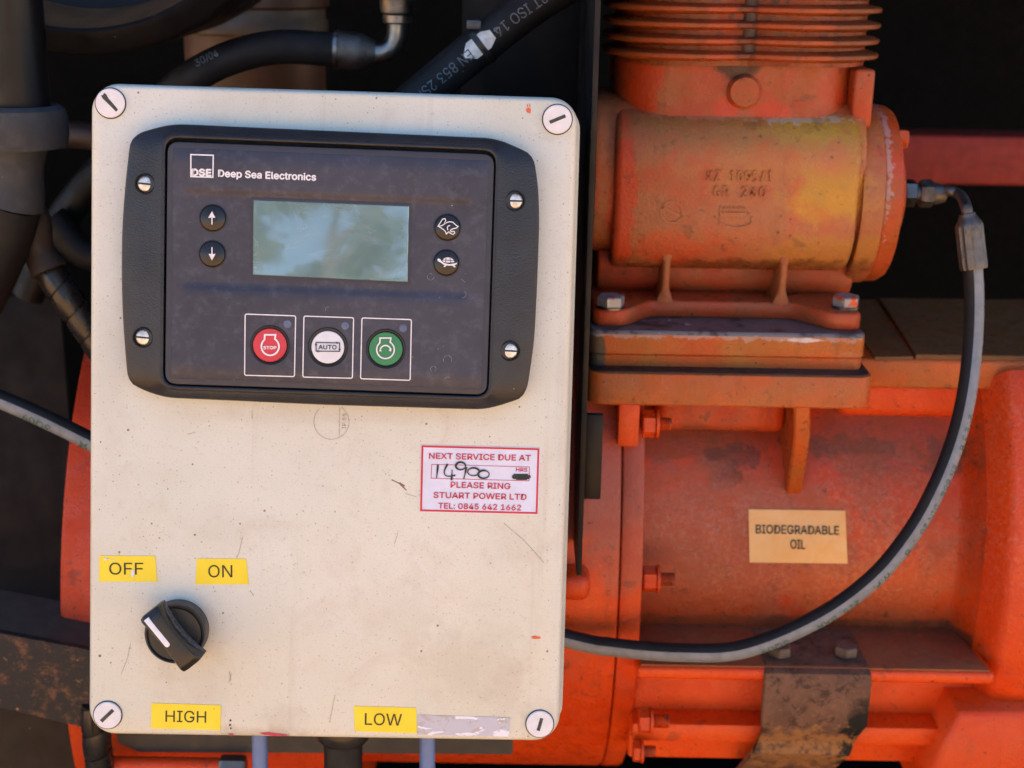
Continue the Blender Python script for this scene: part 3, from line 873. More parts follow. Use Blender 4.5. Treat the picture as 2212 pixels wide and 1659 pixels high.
# water marks on the membrane
for (x, y, r, a0, a1) in ((967, 777, 9, 150, 400), (936, 797, 6, 120, 420), (967, 820, 6, 180, 330), (1000, 636, 7, -60, 120), (930, 598, 7, 0, 300), (1006, 600, 9, -100, 170), (1015, 606, 5, 160, 330), (710, 670, 7, 170, 290)):
    bm = B(); stroke(bm, [Lc(x+r*math.cos(rad(a)), y+r*math.sin(rad(a)), ZM) for a in range(a0, a1, 14)], .00022, ZM+.0001 if y > 630 else ZD+.00005, .00006)
    out('water_mark', bm, MT['smudge'], ctl, LMc)
# fixing screws
def fix_screw(px, py, ang):
    c = Lc(px, py, .0072)
    bm = B(); lathe(bm, [(.0048, .004), (.0048, .0074), (.0045, .0077), (.0041, .0072), (.0040, .0060), (0, .0060)], (c.x, c.y, 0), (0, 0, 1), 32)
    r = out('screw_well', bm, MT['black_gap'], ctl, LMc)
    d = Vector((math.cos(rad(ang)), math.sin(rad(ang)))); u = Vector((-d.y, d.x)); R = .0037
    bm = B()
    # round head made of two halves with a sawn slot between them
    for s in (1, -1):
        loops = []
        for k in range(7):
            a = rad(86*k/6); rr = R*math.cos(a)**.45 if k < 6 else .0004; zz = .0060+.0013*math.sin(a)
            lp = []
            for j in range(15):
                b_ = math.pi*j/14; off = max(.00042/ max(rr, .0005), 0)
                x, y = rr*math.cos(b_), max(rr*math.sin(b_), .00042)
                q = c + d*x + u*(y*s)
                lp.append(Vector((q.x, q.y, zz)))
            loops.append(lp)
        loft(bm, loops, cap=True)
    w = out('fixing_screw', bm, MT['zinc'], ctl, LMc, 50)
    bm = B()
    q = [c+d*R*.98+u*.00045, c-d*R*.98+u*.00045, c-d*R*.98-u*.00045, c+d*R*.98-u*.00045]
    prism(bm, q, [(0, .0060), (0, .00655)])
    out('slot', bm, MT['slot_dark'], w, LMc)
fix_screw(313, 397, -4); fix_screw(1113, 434, 0); fix_screw(308.5, 729, -4); fix_screw(1102, 758, -2)

# ================================================================== selector switch
c0 = L(386.5, 1358.5)
sw = thing('selector_switch', 'black rotary selector knob with white pointer under the OFF and ON tapes', 'switch', lm_at(c0.x, c0.y, 0))
SM = lm_at(c0.x, c0.y, 0); R = .01475
bm = B()
pr = [(R*.99, 0), (R*1.0, .001), (R*1.0, .0075)]
lathe(bm, pr + [(R*.985, .0082), (R*.95, .0085)], (0, 0, 0), (0, 0, 1), 64)
out('collar', bm, MT['knob_dust'], sw, SM)
bm = B(); lathe(bm, [(R*.985, .0080), (R*.975, .0096), (R*.94, .0104), (R*.90, .0102), (R*.885, .0092)], (0, 0, 0), (0, 0, 1), 64)
out('front_ring', bm, MT['knob'], sw, SM)
bm = B(); lathe(bm, [(R*.87, .0075), (R*.87, .0092), (R*.84, .0098), (0, .0098)], (0, 0, 0), (0, 0, 1), 64)
out('turning_disc', bm, MT['knob'], sw, SM)
# handle: lies along the direction OFF (upper left) to lower right
ang = rad(-50.5); d = Vector((math.cos(ang), math.sin(ang))); u = Vector((-d.y, d.x))
def section(t):
    s = t*R*1.06
    wb = R*(.32+.13*t*t); wt = R*(.285+.07*t*t)
    e = math.sqrt(max(0, 1-(abs(t)**6)))
    zt = .0098+.0125*(.80+.20*e)
    P = [(s, wb, .0094), (s, wb*.97, .0130), (s, wt*1.03, zt-.0010), (s, wt*.90, zt-.0002), (s, wt*.6, zt), (s, -wt*.6, zt), (s, -wt*.90, zt-.0002), (s, -wt*1.03, zt-.0010), (s, -wb*.97, .0130), (s, -wb, .0094)]
    return [Vector(((d*a+u*b).x, (d*a+u*b).y, z)) for a, b, z in P]
bm = B()
ts = [-1+2*k/24 for k in range(25)]
loops = [section(t) for t in ts]
def shrink(lp, k, ds):
    c = sum(lp, Vector())/len(lp); return [Vector((c.x+(p.x-c.x)*k+d.x*ds, c.y+(p.y-c.y)*k+d.y*ds, c.z+(p.z-c.z)*(k*.3+.7))) for p in lp]
loops = [shrink(loops[0], .72, -R*.045), shrink(loops[0], .9, -R*.03)] + loops + [shrink(loops[-1], .9, R*.03), shrink(loops[-1], .72, R*.045)]
loft(bm, loops)
hd = out('handle', bm, MT['knob'], sw, SM, 40)
bm = B()
for s in (1,):
    rows = []
    for t in [-.93+1.86*k/24 for k in range(25)]:
        wb = R*(.32+.13*t*t); wt = R*(.285+.07*t*t); f = 1-t*t
        a = t*R*1.06
        rows.append([Vector(((d*a+u*b).x, (d*a+u*b).y, z)) for b, z in ((wb+.00012, .0099), (wb*.97+.00012, .0130), (wb*.97+(wt*1.03-wb*.97)*.55*f+.00013, .0130+.0075*.55*f))])
    loft(bm, rows, cap=False, closed=False)
out('dusty_flank', bm, MT['knob_flank'], hd, SM)
bm = B()
zt = .0098+.0125+.00005
w0 = R*.085
pl = [d*(-R*1.0)+u*w0, d*(-R*1.0)-u*w0] + [d*(R*.05)+d*w0*math.sin(rad(a))*1.0-u*w0*math.cos(rad(a)) for a in range(0, 181, 20)]
pl = [p - u*R*.13 for p in pl]
prism(bm, pl, [(0, zt-.0012), (0, zt+.00015), (.0001, zt+.0002)])
out('pointer', bm, MT['white_print'], hd, SM)

# ================================================================== cables under the box
def under(px, h):     # a point under the lower edge of the box, h behind the lid plane
    p = L(px, 1600, -h); return Vector((p.x, -LH/2+.001, -h))
def blue_cable(px, label):
    o = under(px, .045)
    M2 = LM
    t = thing('blue_cable', label, 'cable', LM @ Matrix.Translation(o), 'blue cables under the control box')
    pts = [o+Vector((0, 0, 0)), o+Vector((.0003, -.02, 0)), o+Vector((.001, -.05, -.002)), o+Vector((.002, -.11, -.008)), o+Vector((.004, -.2, -.03))]
    bm = B(); tube(bm, Path(pts, 8, Vector((0, 0, 1))), .0041, 20); out('sheath', bm, MT['blue_cable'], t, LM)
    bm = B(); lathe(bm, [(.0088, .002), (.0088, -.002), (.0078, -.0052), (.0048, -.0066), (.0042, -.0066)], o, (0, 1, 0), 28); out('grommet', bm, MT['gland'], t, LM)
blue_cable(560, 'blue cable leaving the box below the HIGH tape side')
blue_cable(922, 'blue cable leaving the box below the LOW tape')
o = under(741, .045)
t = thing('black_conduit', 'black conduit in a ribbed gland between the two blue cables', 'conduit', LM @ Matrix.Translation(o))
bm = B()
n = 48; loops = []
for r, h in ((.0150, .002), (.0152, -.006), (.0150, -.0095)):
    loops.append([o+Vector((r*(1+.022*(1 if k % 2 else -1))*math.cos(2*math.pi*k/n), h, r*(1+.022*(1 if k % 2 else -1))*math.sin(2*math.pi*k/n))) for k in range(n)])
loft(bm, loops); out('gland_nut', bm, MT['gland'], t, LM, 25)
bm = B(); lathe(bm, [(.0150, -.0092), (.0148, -.012), (.0135, -.0155), (.0108, -.0185), (.0100, -.0185)], o, (0, 1, 0), 32); out('gland_dome', bm, MT['gland'], t, LM)
bm = B(); tube(bm, Path([o+Vector((0, -.012, 0)), o+Vector((.0005, -.04, -.001)), o+Vector((.002, -.09, -.006)), o+Vector((.003, -.18, -.03))], 8, Vector((0, 0, 1))), .0100, 24); out('conduit', bm, MT['rubber'], t, LM)

# ================================================================== orange machine, on the crank axis that runs left to right
YC = .15
AXY, AXZ = .30, at(1360, 1300, .105).z       # crank axis: parallel to x
RD, RS = .195, .155                             # radius of flanges and of the drive housing shell
def X(px, py, y): return at(px, py, y).x
def Z(px, py, y): return at(px, py, y).z
def yfront(r, z):                             # front of a drum of radius r at height z
    return AXY - math.sqrt(max(0, r*r-(z-AXZ)**2))
def drum(bm, x0, x1, r, a0=100, a1=275, n=60, bev=.0025, axy=None, axz=None):
    """sector of a drum round the crank axis; angle 180 looks at the viewer, 90 up"""
    axy = AXY if axy is None else axy; axz = AXZ if axz is None else axz
    prof = [(.06, x0), (r-bev, x0), (r-bev*.3, x0+bev*.3), (r, x0+bev), (r, x1-bev), (r-bev*.3, x1-bev*.3), (r-bev, x1), (.06, x1)]
    loops = []
    for rr, x in prof:
        loops.append([Vector((x, axy+rr*math.cos(rad(a0+(a1-a0)*k/n)), axz+rr*math.sin(rad(a0+(a1-a0)*k/n)))) for k in range(n+1)])
    loft(bm, loops, cap=False, closed=False)
P = lambda px, py, y: tuple(at(px, py, y))
m_drum = orange('drum_orange', .34, (.42, .10, .07), 16, grime=.14, fine=.2, tone=(.86, .72, .50),
                blobs=[(P(1300, 1010, .11), (.05, .06, .05), (.42, .12, .10), .75), (P(1360, 1120, .11), (.04, .05, .045), (.44, .13, .11), .6)])
m_rim = orange('rim_orange', .2, (.45, .06, .03), 16, grime=.15, fine=.1)
m_shell = orange('shell_orange', .50, (.42, .115, .085), 26, grime=.30, gscale=42, fine=.4, sheen_mottle=[(P(1560, 1140, .15), (.07, .08, .035), (.50, .23, .18), .42), (P(1900, 1130, .15), (.07, .08, .045), (.50, .22, .15), .35), (P(1880, 1280, .14), (.06, .08, .03), (.62, .18, .07), .4), (P(1600, 1300, .14), (.05, .08, .02), (.62, .17, .07), .35)],  # mottled patches paint the sky sheen of the dusty middle band
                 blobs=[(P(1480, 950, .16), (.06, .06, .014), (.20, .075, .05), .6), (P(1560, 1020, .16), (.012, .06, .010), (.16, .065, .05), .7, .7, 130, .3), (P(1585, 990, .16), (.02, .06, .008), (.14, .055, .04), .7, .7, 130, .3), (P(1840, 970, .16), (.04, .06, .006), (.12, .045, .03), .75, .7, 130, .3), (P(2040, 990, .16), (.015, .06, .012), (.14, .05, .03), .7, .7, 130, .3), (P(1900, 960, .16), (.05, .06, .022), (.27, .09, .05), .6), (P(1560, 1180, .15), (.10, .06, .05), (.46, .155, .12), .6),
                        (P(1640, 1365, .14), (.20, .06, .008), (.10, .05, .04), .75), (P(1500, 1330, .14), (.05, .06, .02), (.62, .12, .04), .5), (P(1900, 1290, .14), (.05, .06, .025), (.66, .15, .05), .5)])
m_clean = orange('clean_orange', .18, (.60, .10, .04), 20, grime=.10, fine=.12, rough=.38, tone=(.97, .86, .6))
m_bell = orange('bell_orange', .28, (.55, .12, .075), 18, grime=.04, fine=.35, rough=.4, tone=(.92, .76, .5), sheen_mottle=[(P(2190, 1050, .11), (.03, .1, .10), (.66, .22, .14), .35)])
m_ochre = orange('ochre_orange', .5, (.46, .17, .06), 30, base=((.58, .15, .03), (.66, .14, .035)), grime=.2, gscale=70, fine=.25, tone=(.80, .66, .42))
m_top = orange('oily_dirt_top', .75, (.21, .11, .055), 30, base=((.24, .11, .055), (.17, .085, .045)), grime=.3, gscale=40, fine=.25, rough=.6)
m_ledge = orange('ledge_dirt', .7, (.36, .14, .09), 30, base=((.44, .11, .06), (.30, .10, .07)), grime=.25, gscale=50, fine=.3, rough=.6)

fw = thing('flywheel_housing', 'big orange flywheel housing drum behind the control box', 'housing', Vector((X(700, 1400, .105), AXY, AXZ-RD)))
x0, x1 = X(132, 1324, .105), X(1338, 1300, .105)
xm_ = X(700, 1300, .105)
bm = B(); drum(bm, xm_-.02, x1-.0003, RD, 118, 300, 90); out('drum', bm, m_drum, fw)
bm = B(); drum(bm, x0, xm_, .235, 128, 300, 90, axy=.332, axz=AXZ-.058); out('rim', bm, m_rim, fw)
# drive housing right of the joint
dh = thing('drive_housing', 'orange pump drive housing under the compressor with ledge and studs', 'housing', Vector((X(1750, 1400, YC), AXY, AXZ-RD)))
xf1 = X(1386, 1300, .105)
bm = B(); drum(bm, x1, xf1, RD, 95, 300, 90, .0018); out('flange', bm, m_drum, dh)
# shell and bell, turned about the axis
bm = B()
xb = X(2085, 1150, .13); xe = X(2330, 1150, .11)
prof = [(RS-.01, xf1-.004), (RS, xf1-.004), (RS, xf1+.02)] + [(RS, xf1+(xb-xf1)*k/6) for k in range(1, 6)] + [(RS+(RD+.004-RS)*(1-math.cos(math.pi*k/10))/2, xb+.022*k/10) for k in range(0, 6)]
loops = []
for rr, x in prof:
    loops.append([Vector((x, AXY+rr*math.cos(rad(139+116*k/70)), AXZ+rr*math.sin(rad(139+116*k/70)))) for k in range(71)])
loft(bm, loops, cap=False, closed=False)
ishell = 9
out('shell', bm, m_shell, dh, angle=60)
bm = B()
prof = [(RS+(RD+.004-RS)*(1-math.cos(math.pi*k/10))/2, xb+.022*k/10) for k in range(5, 11)] + [(RD+.0065, xb+.034), (RD+.0075, xb+.05), (RD+.0075, xe)]
loops = [[Vector((x, AXY+rr*math.cos(rad(139+151*k/80)), AXZ+rr*math.sin(rad(139+151*k/80)))) for k in range(81)] for rr, x in prof]
loft(bm, loops, cap=False, closed=False); out('bell', bm, m_bell, dh, angle=60)
# mounting block under the compressor
YB = YC-.034
zb_top = Z(1580, 811, YB); zb_bot = Z(1580, 879.5, YB)
xb0, xb1 = X(1268, 845, YB), X(1888, 845, YB)
bm = B()
pl = rrect(xb0, xb1, YB, YB+.17, .010, 6)
prism(bm, pl, [(.0008, zb_bot), (0, zb_bot+.001), (0, zb_top-.001), (.0004, zb_top-.0003), (.0012, zb_top)])
out('mounting_block', bm, m_ochre, dh)
bm = B(); prism(bm, inset(pl, .0016), [(0, zb_top-.0005), (0, zb_top+.0006), (.0004, zb_top+.0009)])
out('gasket', bm, plain('oily_gasket', (.035, .020, .017), .5, var=.5, scale=200), dh)
# plate to the right of the block
pf = atz(1990, 775, zb_top); pb = atz(1990, 650, zb_top)
zt2 = zb_top
xr = X(2330, 780, pf.y)
zb2 = Z(2000, 842, pf.y)
bm = B(); box(bm, xb1-.004, xr, pf.y, pb.y, zb2, zt2-.0006, .0025, 3); out('side_plate', bm, m_ochre, dh)
bm = B()
q = [atz(1978, 773, zt2), atz(2330, 779, zt2), atz(2330, 655, zt2), atz(1898, 650, zt2)]
prism(bm, [Vector((p.x, p.y)) for p in q], [(0, zt2-.001), (0, zt2+.0016), (.0006, zt2+.0022)]); out('cover_plate', bm, m_top, dh)
bm = B()
q = [atz(1890, 774, zt2), atz(1972, 773, zt2), atz(1890, 650, zt2), atz(1800, 650, zt2)]
prism(bm, [Vector((p.x, p.y)) for p in q], [(0, zt2-.001), (0, zt2+.0008)]); out('plate_dirt', bm, m_top, dh)
# boss under the side plate
bm = B(); box(bm, xb1-.006, X(2140, 870, pf.y+.02), pf.y+.016, AXY, Z(2000, 905, pf.y+.016), zb2+.001, .006, 3); out('shoulder', bm, m_clean, dh)
bm = B(); box(bm, X(1420, 890, YB+.03), X(1700, 890, YB+.03), YB+.03, AXY, Z(1500, 935, YB+.03), zb_bot+.001, .006, 3); out('shoulder', bm, m_shell, dh)
# gusset
bm = B()
zg0, zg1 = zb_bot+.0005, Z(1710, 1076, YC)
xg0, xg1 = X(1706, 940, YB+.01), X(1741, 940, YB+.01)
ys = yfront(RS, zg1)
prof2 = [(YB+.004, zg0), (YB+.006, zg0-.02), (ys-.004, zg1+.004), (ys+.004, zg1), (ys+.04, zg1), (ys+.06, zg0)]
loops = [[Vector((x, y, z)) for y, z in inset([Vector(p) for p in prof2], i)] for x, i in ((xg0, .0012), (xg0+.0012, 0), (xg1-.0012, 0), (xg1, .0012))]
for lp, dx in zip(loops, (0, 0, 0, 0)):
    for p in lp: p.x += .006*(zg0-p.z)/(zg0-zg1)
loft(bm, loops); out('gusset', bm, m_ochre, dh)
# tab between block and flange
bm = B(); box(bm, X(1339, 920, .105), X(1386, 920, .105), YB+.002, YB+.06, Z(1360, 966, YB+.002), zb_bot+.0005, .0014); out('tab', bm, m_clean, dh)
# ledge, pocket wall, bottom lip
YL = YC-.055
zl_t = Z(1550, 1443, YL); zl_b = Z(1550, 1471, YL)
xl1 = X(2150, 1465, YL)
bm = B(); box(bm, xf1-.002, xl1, YL, AXY, zl_b, zl_t-.0005, .0028, 3); out('ledge', bm, m_clean, dh)
bm = B()
prism(bm, [Vector(p) for p in ((xf1+.0005, YL+.0022), (xl1-.003, YL+.0022), (xl1-.006, YL+.03), (xl1-.012, AXY-RS+.04), (xf1+.0005, AXY-RS+.04))], [(0, zl_t-.001), (0, zl_t+.0004), (.0005, zl_t+.0007)])
out('ledge_dirt', bm, m_ledge, dh)
YP = YL+.03
bm = B(); box(bm, xf1-.002, X(2200, 1540, YP), YP, AXY, Z(1550, 1640, YP), zl_b+.001, .002); out('pocket_wall', bm, m_clean, dh)
bm = B(); box(bm, xf1-.002, X(2060, 1580, YL+.012), YL+.012, AXY, Z(1550, 1605, YL+.012), Z(1550, 1566, YL+.012), .002); out('bottom_lip', bm, m_clean, dh)
# corner web that widens toward the bell
bm = B()
pl = [at(2040, 1484, YP), at(2230, 1484, YP), at(2230, 1680, YP), at(1960, 1680, YP), at(1985, 1600, YP), at(2000, 1560, YP)]
pl2 = [(p.x, p.z) for p in pl]
loops = [[Vector((x, y, z)) for x, z in pl2] for y in (YL+.002, YL+.1)]
loops.insert(0, [Vector((x, YL-.001, z)) for x, z in inset([Vector(p) for p in pl2], .004)])
loft(bm, loops); out('corner_web', bm, m_bell, dh, angle=70)
# studs and nuts
m_stud = orange('stud_orange', .5, (.22, .08, .05), 90, grime=.4, fine=.3)
def stud(pxa, pxb, pxc, py, hpx, hs, y, mat):
    c = at(pxa, py, y); r = hpx*.00026/2
    bm = B(); hexa(bm, (c.x, y, c.z), (1, 0, 0), r*1.12, X(pxb, py, y)-c.x-.001, .10, rad(18)); s = out('nut', bm, mat, dh, angle=20)
    bm = B(); lathe(bm, [(r*1.18, 0), (r*1.18, .0016), (r*.6, .0016)], (X(pxb, py, y)-.001, y, c.z), (1, 0, 0), 28); out('washer', bm, mat, s)
    rs = hs*.00026/2; xa, xc = X(pxb, py, y), X(pxc, py, y)
    prof = []; k = 0; x = 0.0
    while x < xc-xa-.001:
        prof += [(rs, x), (rs*.86, x+.0006)]; x += .0013
    prof += [(rs*.9, xc-xa), (0, xc-xa)]
    bm = B(); lathe(bm, [(rs, -.002)]+prof, (xa, y, c.z), (1, 0, 0), 20); out('stud', bm, m_stud, s, angle=30)
stud(1387, 1420, 1450, 915, 54, 31, .125, m_clean)
stud(1388, 1422, 1457, 1250, 54, 32, .120, m_drum)
stud(1379, 1407, 1445, 1556, 52, 34, .096, m_drum)
stud(1367, 1387, 1416, 1622, 46, 28, .100, m_drum)
# oil label
oy = yfront(RS, Z(1724, 1158, YC))
bm = B()
def shell_pt(px, py, h=0.0):
    """where the line of sight through a measured place meets the shell"""
    d = ray(px, py); o = CAM_LOC
    a = d.y**2+d.z**2; b_ = 2*((o.y-AXY)*d.y+(o.z-AXZ)*d.z); c_ = (o.y-AXY)**2+(o.z-AXZ)**2-(RS+h)**2
    t = (-b_-math.sqrt(b_*b_-4*a*c_))/(2*a)
    return o+d*t
m = Mat('amber_label')
c = m.mix(m.ramp(m.noise(60, 6, .6, 1.0), .3, .7), (.80, .42, .14), (.82, .50, .22)); c = m.mix(m.ramp(m.noise(40, 6, .7, 1.5, (1, 1, 2)), .58, .7, 0, .7), c, (.80, .38, .04))
m.color(c); m.rough(.35); m.bump(m.noise(90, 5), .15, .001)
cor = [(1617, 1100), (1826, 1103), (1831, 1217.5), (1619, 1215)]
grid = []
for j in range(9):
    v = j/8; row = []
    for i in range(13):
        u_ = i/12
        px = (cor[0][0]*(1-u_)+cor[1][0]*u_)*(1-v)+(cor[3][0]*(1-u_)+cor[2][0]*u_)*v
        py = (cor[0][1]*(1-u_)+cor[1][1]*u_)*(1-v)+(cor[3][1]*(1-u_)+cor[2][1]*u_)*v
        row.append(bm.verts.new(shell_pt(px, py, .0008)))
    grid.append(row)
for a, b in zip(grid, grid[1:]):
    for i in range(12): bm.faces.new((a[i], a[i+1], b[i+1], b[i]))
lab = out('oil_label', bm, m.m, dh, label='amber biodegradable oil label')
bm = B()
for s, a, b, cap in (('BIODEGRADABLE', (1633, 1152), (1813, 1155), 19), ('OIL', (1708, 1185), (1740, 1186), 20)):
    w = b[0]-a[0]
    put_text(bm, s, lambda x, y, h: shell_pt(a[0]+x, a[1]+(b[1]-a[1])*x/w-y, .0013), w, cap, .02)
out('lettering', bm, plain('grey_label_ink', (.06, .06, .05), .6), lab)
# strap bracket with two bolts
br = thing('strap_bracket', 'rusty dark steel strap bolted over the orange ledge', 'bracket', Vector((X(1760, 1650, YL), YL, Z(1760, 1650, YL))))
T = .0045
xa, xb_ = X(1646, 1500, YL), X(1877, 1500, YL)
z1 = zl_t+.0012
sec = [(YL+.050, z1, 0, 0), (YL+.015, z1, 0, 0), (YL+.004, z1-.0004, 0, 0), (YL-.002, z1-.003, 0, 0), (YL-.004, z1-.009, 0, 0), (YL-.004, Z(1700, 1560, YL), 0, 0), (YL-.001, Z(1700, 1585, YL), .0015, -.003), (YL+.006, Z(1700, 1625, YL), -.002, -.007), (YL+.022, Z(1700, 1690, YL), -.006, -.012), (YL+.04, Z(1700, 1760, YL), -.01, -.016)]
bm = B(); loops = []
pts2 = [Vector((y, z)) for y, z, _, _ in sec]
for i, (y, z, da, db) in enumerate(sec):
    t_ = (pts2[min(i+1, len(sec)-1)]-pts2[max(i-1, 0)]).normalized(); nn = Vector((t_.y, -t_.x))
    if nn.x > 0 and nn.y < 0: nn = -nn
    o_ = Vector((y, z)); i_ = o_ + Vector((-nn.x, -nn.y))*0 
    nin = Vector((-t_.y, t_.x)); 
    if nin.x < -.2 or nin.y > .5: nin = -nin
    i_ = o_ + nin*T; A, Bx = xa+da, xb_+db
    loops.append([Vector((A+.001, o_.x, o_.y)), Vector((Bx-.001, o_.x, o_.y)), Vector((Bx, o_.x+nin.x*.001, o_.y+nin.y*.001)), Vector((Bx, i_.x, i_.y)), Vector((A, i_.x, i_.y)), Vector((A, o_.x+nin.x*.001, o_.y+nin.y*.001))])
loft(bm, loops)
m = Mat('strap_steel')
c = m.mix(m.ramp(m.noise(60, 7, .65), .35, .7), (.11, .055, .037), (.19, .095, .060))
rp = m.blob(P(1730, 1625, YL), (.034, .05, .020), 1.0, 110, .3)
rp = m.math('MULTIPLY', rp, m.ramp(m.noise(160, 6, .7), .36, .5))
c = m.mix(m.ramp(m.noise(110, 8, .75, .6), .52, .60, 0, .8), c, (.045, .026, .020))
c = m.mix(m.ramp(m.noise(170, 7, .7, .3), .60, .64, 0, .55), c, (.24, .12, .065))
bk = m.blob(P(1850, 1600, YL), (.012, .05, .03), .4, 70, .3); c = m.mix(bk, c, (.012, .012, .011))
c = m.mix(m.ramp(m.noise(140, 9, .75, .2), .56, .62, 0, .6), c, (.23, .105, .05))
m.val('Specular IOR Level', .2)
c = m.mix(rp, c, (.29, .135, .052)); c = m.mix(m.math('MULTIPLY', rp, m.ramp(m.noise(260, 5), .5, .7, 0, .6)), c, (.12, .06, .03))
m.color(c); m.rough(.6); m.bump(m.noise(200, 6, .7), .35, .001)
out('strap', bm, m.m, br, angle=30)
m_bolt = plain('dirty_bolt', (.11, .075, .055), .5, var=.4, scale=120)
for px in (1683, 1826):
    c = atz(px, 1414, z1); bm = B(); hexa(bm, (c.x, c.y, z1), (0, 0, 1), .0072, .0062, .15, rad(20)); out('bolt', bm, m_bolt, br, angle=20)

# ================================================================== compressor
m_comp = orange('compressor_paint', .62, (.43, .175, .10), 24, base=((.52, .085, .04), (.55, .15, .075)), grime=.12, fine=.35, rough=.34, tone=(.90, .74, .52),
    blobs=[(P(1795, 420, YC), (.026, .06, .017), (.60, .36, .045), .85, .55, 70, .6), (P(1690, 330, YC), (.07, .06, .022), (.50, .25, .07), .5, .5, 90, .8), (P(1800, 330, YC), (.02, .06, .03), (.47, .29, .06), .6),
           (P(1640, 285, YC+.01), (.07, .06, .012), (.36, .26, .05), .5, .6, 90, .8), (P(1745, 282, YC+.008), (.03, .06, .007), (.50, .42, .03), .6, .7, 90, .6), (P(1790, 555, YC), (.04, .06, .012), (.48, .28, .07), .55), (P(1345, 420, YC), (.008, .06, .05), (.62, .075, .035), .8), (P(1570, 578, YC+.01), (.12, .06, .006), (.11, .045, .022), .7, .8, 90, .7), (P(1305, 590, YC), (.012, .06, .012), (.16, .06, .03), .6, .8, 90, .6), (P(1328, 300, YC), (.004, .06, .03), (.16, .08, .05), .5, .5, 90, .6), (P(1450, 540, YC), (.02, .06, .012), (.60, .10, .05), .6),
           (P(1790, 350, YC), (.012, .06, .010), (.52, .15, .10), .5, .8, 70, .7), (P(1560, 285, YC), (.07, .06, .010), (.34, .19, .10), .45, .5, 90, .7), (P(1740, 262, YC), (.026, .06, .0030), (.46, .40, .36), .55, 1.2, 210, .4), (P(1560, 258, YC), (.04, .06, .002), (.55, .40, .34), .4, 1.0, 210, .3)])  # last two pale blobs paint the top edge highlight with some bare metal
m_cyl = orange('cylinder_paint', .5, (.42, .16, .07), 30, base=((.55, .075, .03), (.50, .11, .045)), grime=.15, fine=.2,
    blobs=[(P(1566, 238, YC+.016), (.008, .06, .007), (.72, .075, .02), .75, .3, 90, .4), (P(1664, 240, YC+.016), (.012, .06, .006), (.72, .075, .02), .75, .3, 90, .4), (P(1400, 190, YC), (.012, .06, .02), (.62, .07, .02), .8), (P(1610, 140, YC), (.015, .06, .010), (.06, .03, .02), .9), (P(1480, 133, YC), (.08, .06, .004), (.16, .10, .03), .7), (P(1760, 133, YC), (.05, .06, .005), (.20, .10, .03), .7)])
m_fin = orange('fin_paint', .45, (.40, .15, .055), 40, base=((.55, .10, .03), (.46, .12, .045)), grime=.5, gscale=45, fine=.3, grimec=(.10, .045, .025),
    blobs=[(P(1620, 70, YC), (.007, .06, .05), (.06, .03, .022), .6, .8), (P(1880, 90, YC), (.02, .06, .03), (.14, .06, .04), .6, .8)])
cp = thing('air_compressor', 'orange cast air compressor with finned cylinders right of the box', 'compressor', Vector((X(1600, 680, YC), YC+.06, Z(1600, 700, YC))))
# crankcase
def crank(bm, x0, x1, y0, y1, z0, z1, r, rnd, n=6):
    pts = rrect(y0, y1, z0, z1, r, n)
    prof = [(rnd, x0), (rnd*.3, x0+rnd*.3), (0, x0+rnd), (0, x1-rnd), (rnd*.3, x1-rnd*.3), (rnd, x1)]
    loft(bm, [[Vector((x, p.x, p.y)) for p in (inset(pts, d_) if d_ else pts)] for d_, x in prof])
cz0, cz1 = Z(1570, 592, YC), Z(1570, 256, YC)
bm = B(); crank(bm, X(1281, 420, YC+.006), X(1872, 420, YC+.006), YC+.007, YC+.125, cz0+.004, cz1+.008, .036, .004, 8); out('crankcase', bm, m_comp, cp)
bm = B(); crank(bm, X(1327, 420, YC), X(1859, 420, YC), YC, YC+.122, cz0-.003, cz1+.003, .031, .0045, 10); out('front_pad', bm, m_comp, cp, angle=60)
def ribbon(bm, pts, w, h):
    """raised cast line on the pad"""
    Q = [at(*p, YC) for p in pts]
    b2 = bmesh.new(); stroke(b2, [(p.x, p.z) for p in Q], w, -.0012, h+.0012)
    for v in b2.verts: v.co = Vector((v.co.x, YC-v.co.z, v.co.y))
    merge(bm, b2)
STK = {'K': [[(0, 0), (0, 1)], [(.6, 1), (0, .42)], [(.2, .58), (.6, 0)]], 'Z': [[(0, 1), (.6, 1), (0, 0), (.6, 0)]], '1': [[(.1, .8), (.3, 1), (.3, 0)]],
       '0': [[(.3+.3*math.cos(a*math.pi/8), .5+.5*math.sin(a*math.pi/8)) for a in range(17)]], '9': [[(.3+.28*math.cos(a*math.pi/7), .7+.3*math.sin(a*math.pi/7)) for a in range(15)], [(.58, .7), (.5, .2), (.25, 0)]],
       '5': [[(.55, 1), (.1, 1), (.06, .58), (.3, .64), (.55, .5), (.58, .28), (.45, .05), (.25, 0), (.03, .1)]], '/': [[(.05, -.05), (.5, 1.05)]], 'G': [[(.58, .85), (.4, 1), (.2, .98), (.03, .75), (0, .5), (.03, .25), (.2, .02), (.42, 0), (.58, .15), (.58, .45), (.36, .45)]],
       'R': [[(0, 0), (0, 1), (.4, 1), (.58, .88), (.58, .64), (.4, .5), (0, .5)], [(.3, .5), (.6, 0)]], '2': [[(.03, .78), (.15, .97), (.4, 1), (.56, .85), (.54, .62), (.02, 0), (.6, 0)]], '6': [[(.5, 1), (.2, .75), (.02, .3)], [(.3+.28*math.cos(a*math.pi/7), .3+.3*math.sin(a*math.pi/7)) for a in range(15)]]}
def cast_word(s_, x0, x1, yb, cap, slope=.012):
    adv = (x1-x0)/(len(s_)-1+.62)
    for i, ch in enumerate(s_):
        if ch == ' ': continue
        bm = B()
        for ln in STK[ch]:
            ribbon(bm, [(x0+adv*i+x*adv*.95, yb+slope*adv*i-y*cap) for x, y in ln], .00085, .0012)
        out('cast_letter', bm, m_comp, cp)
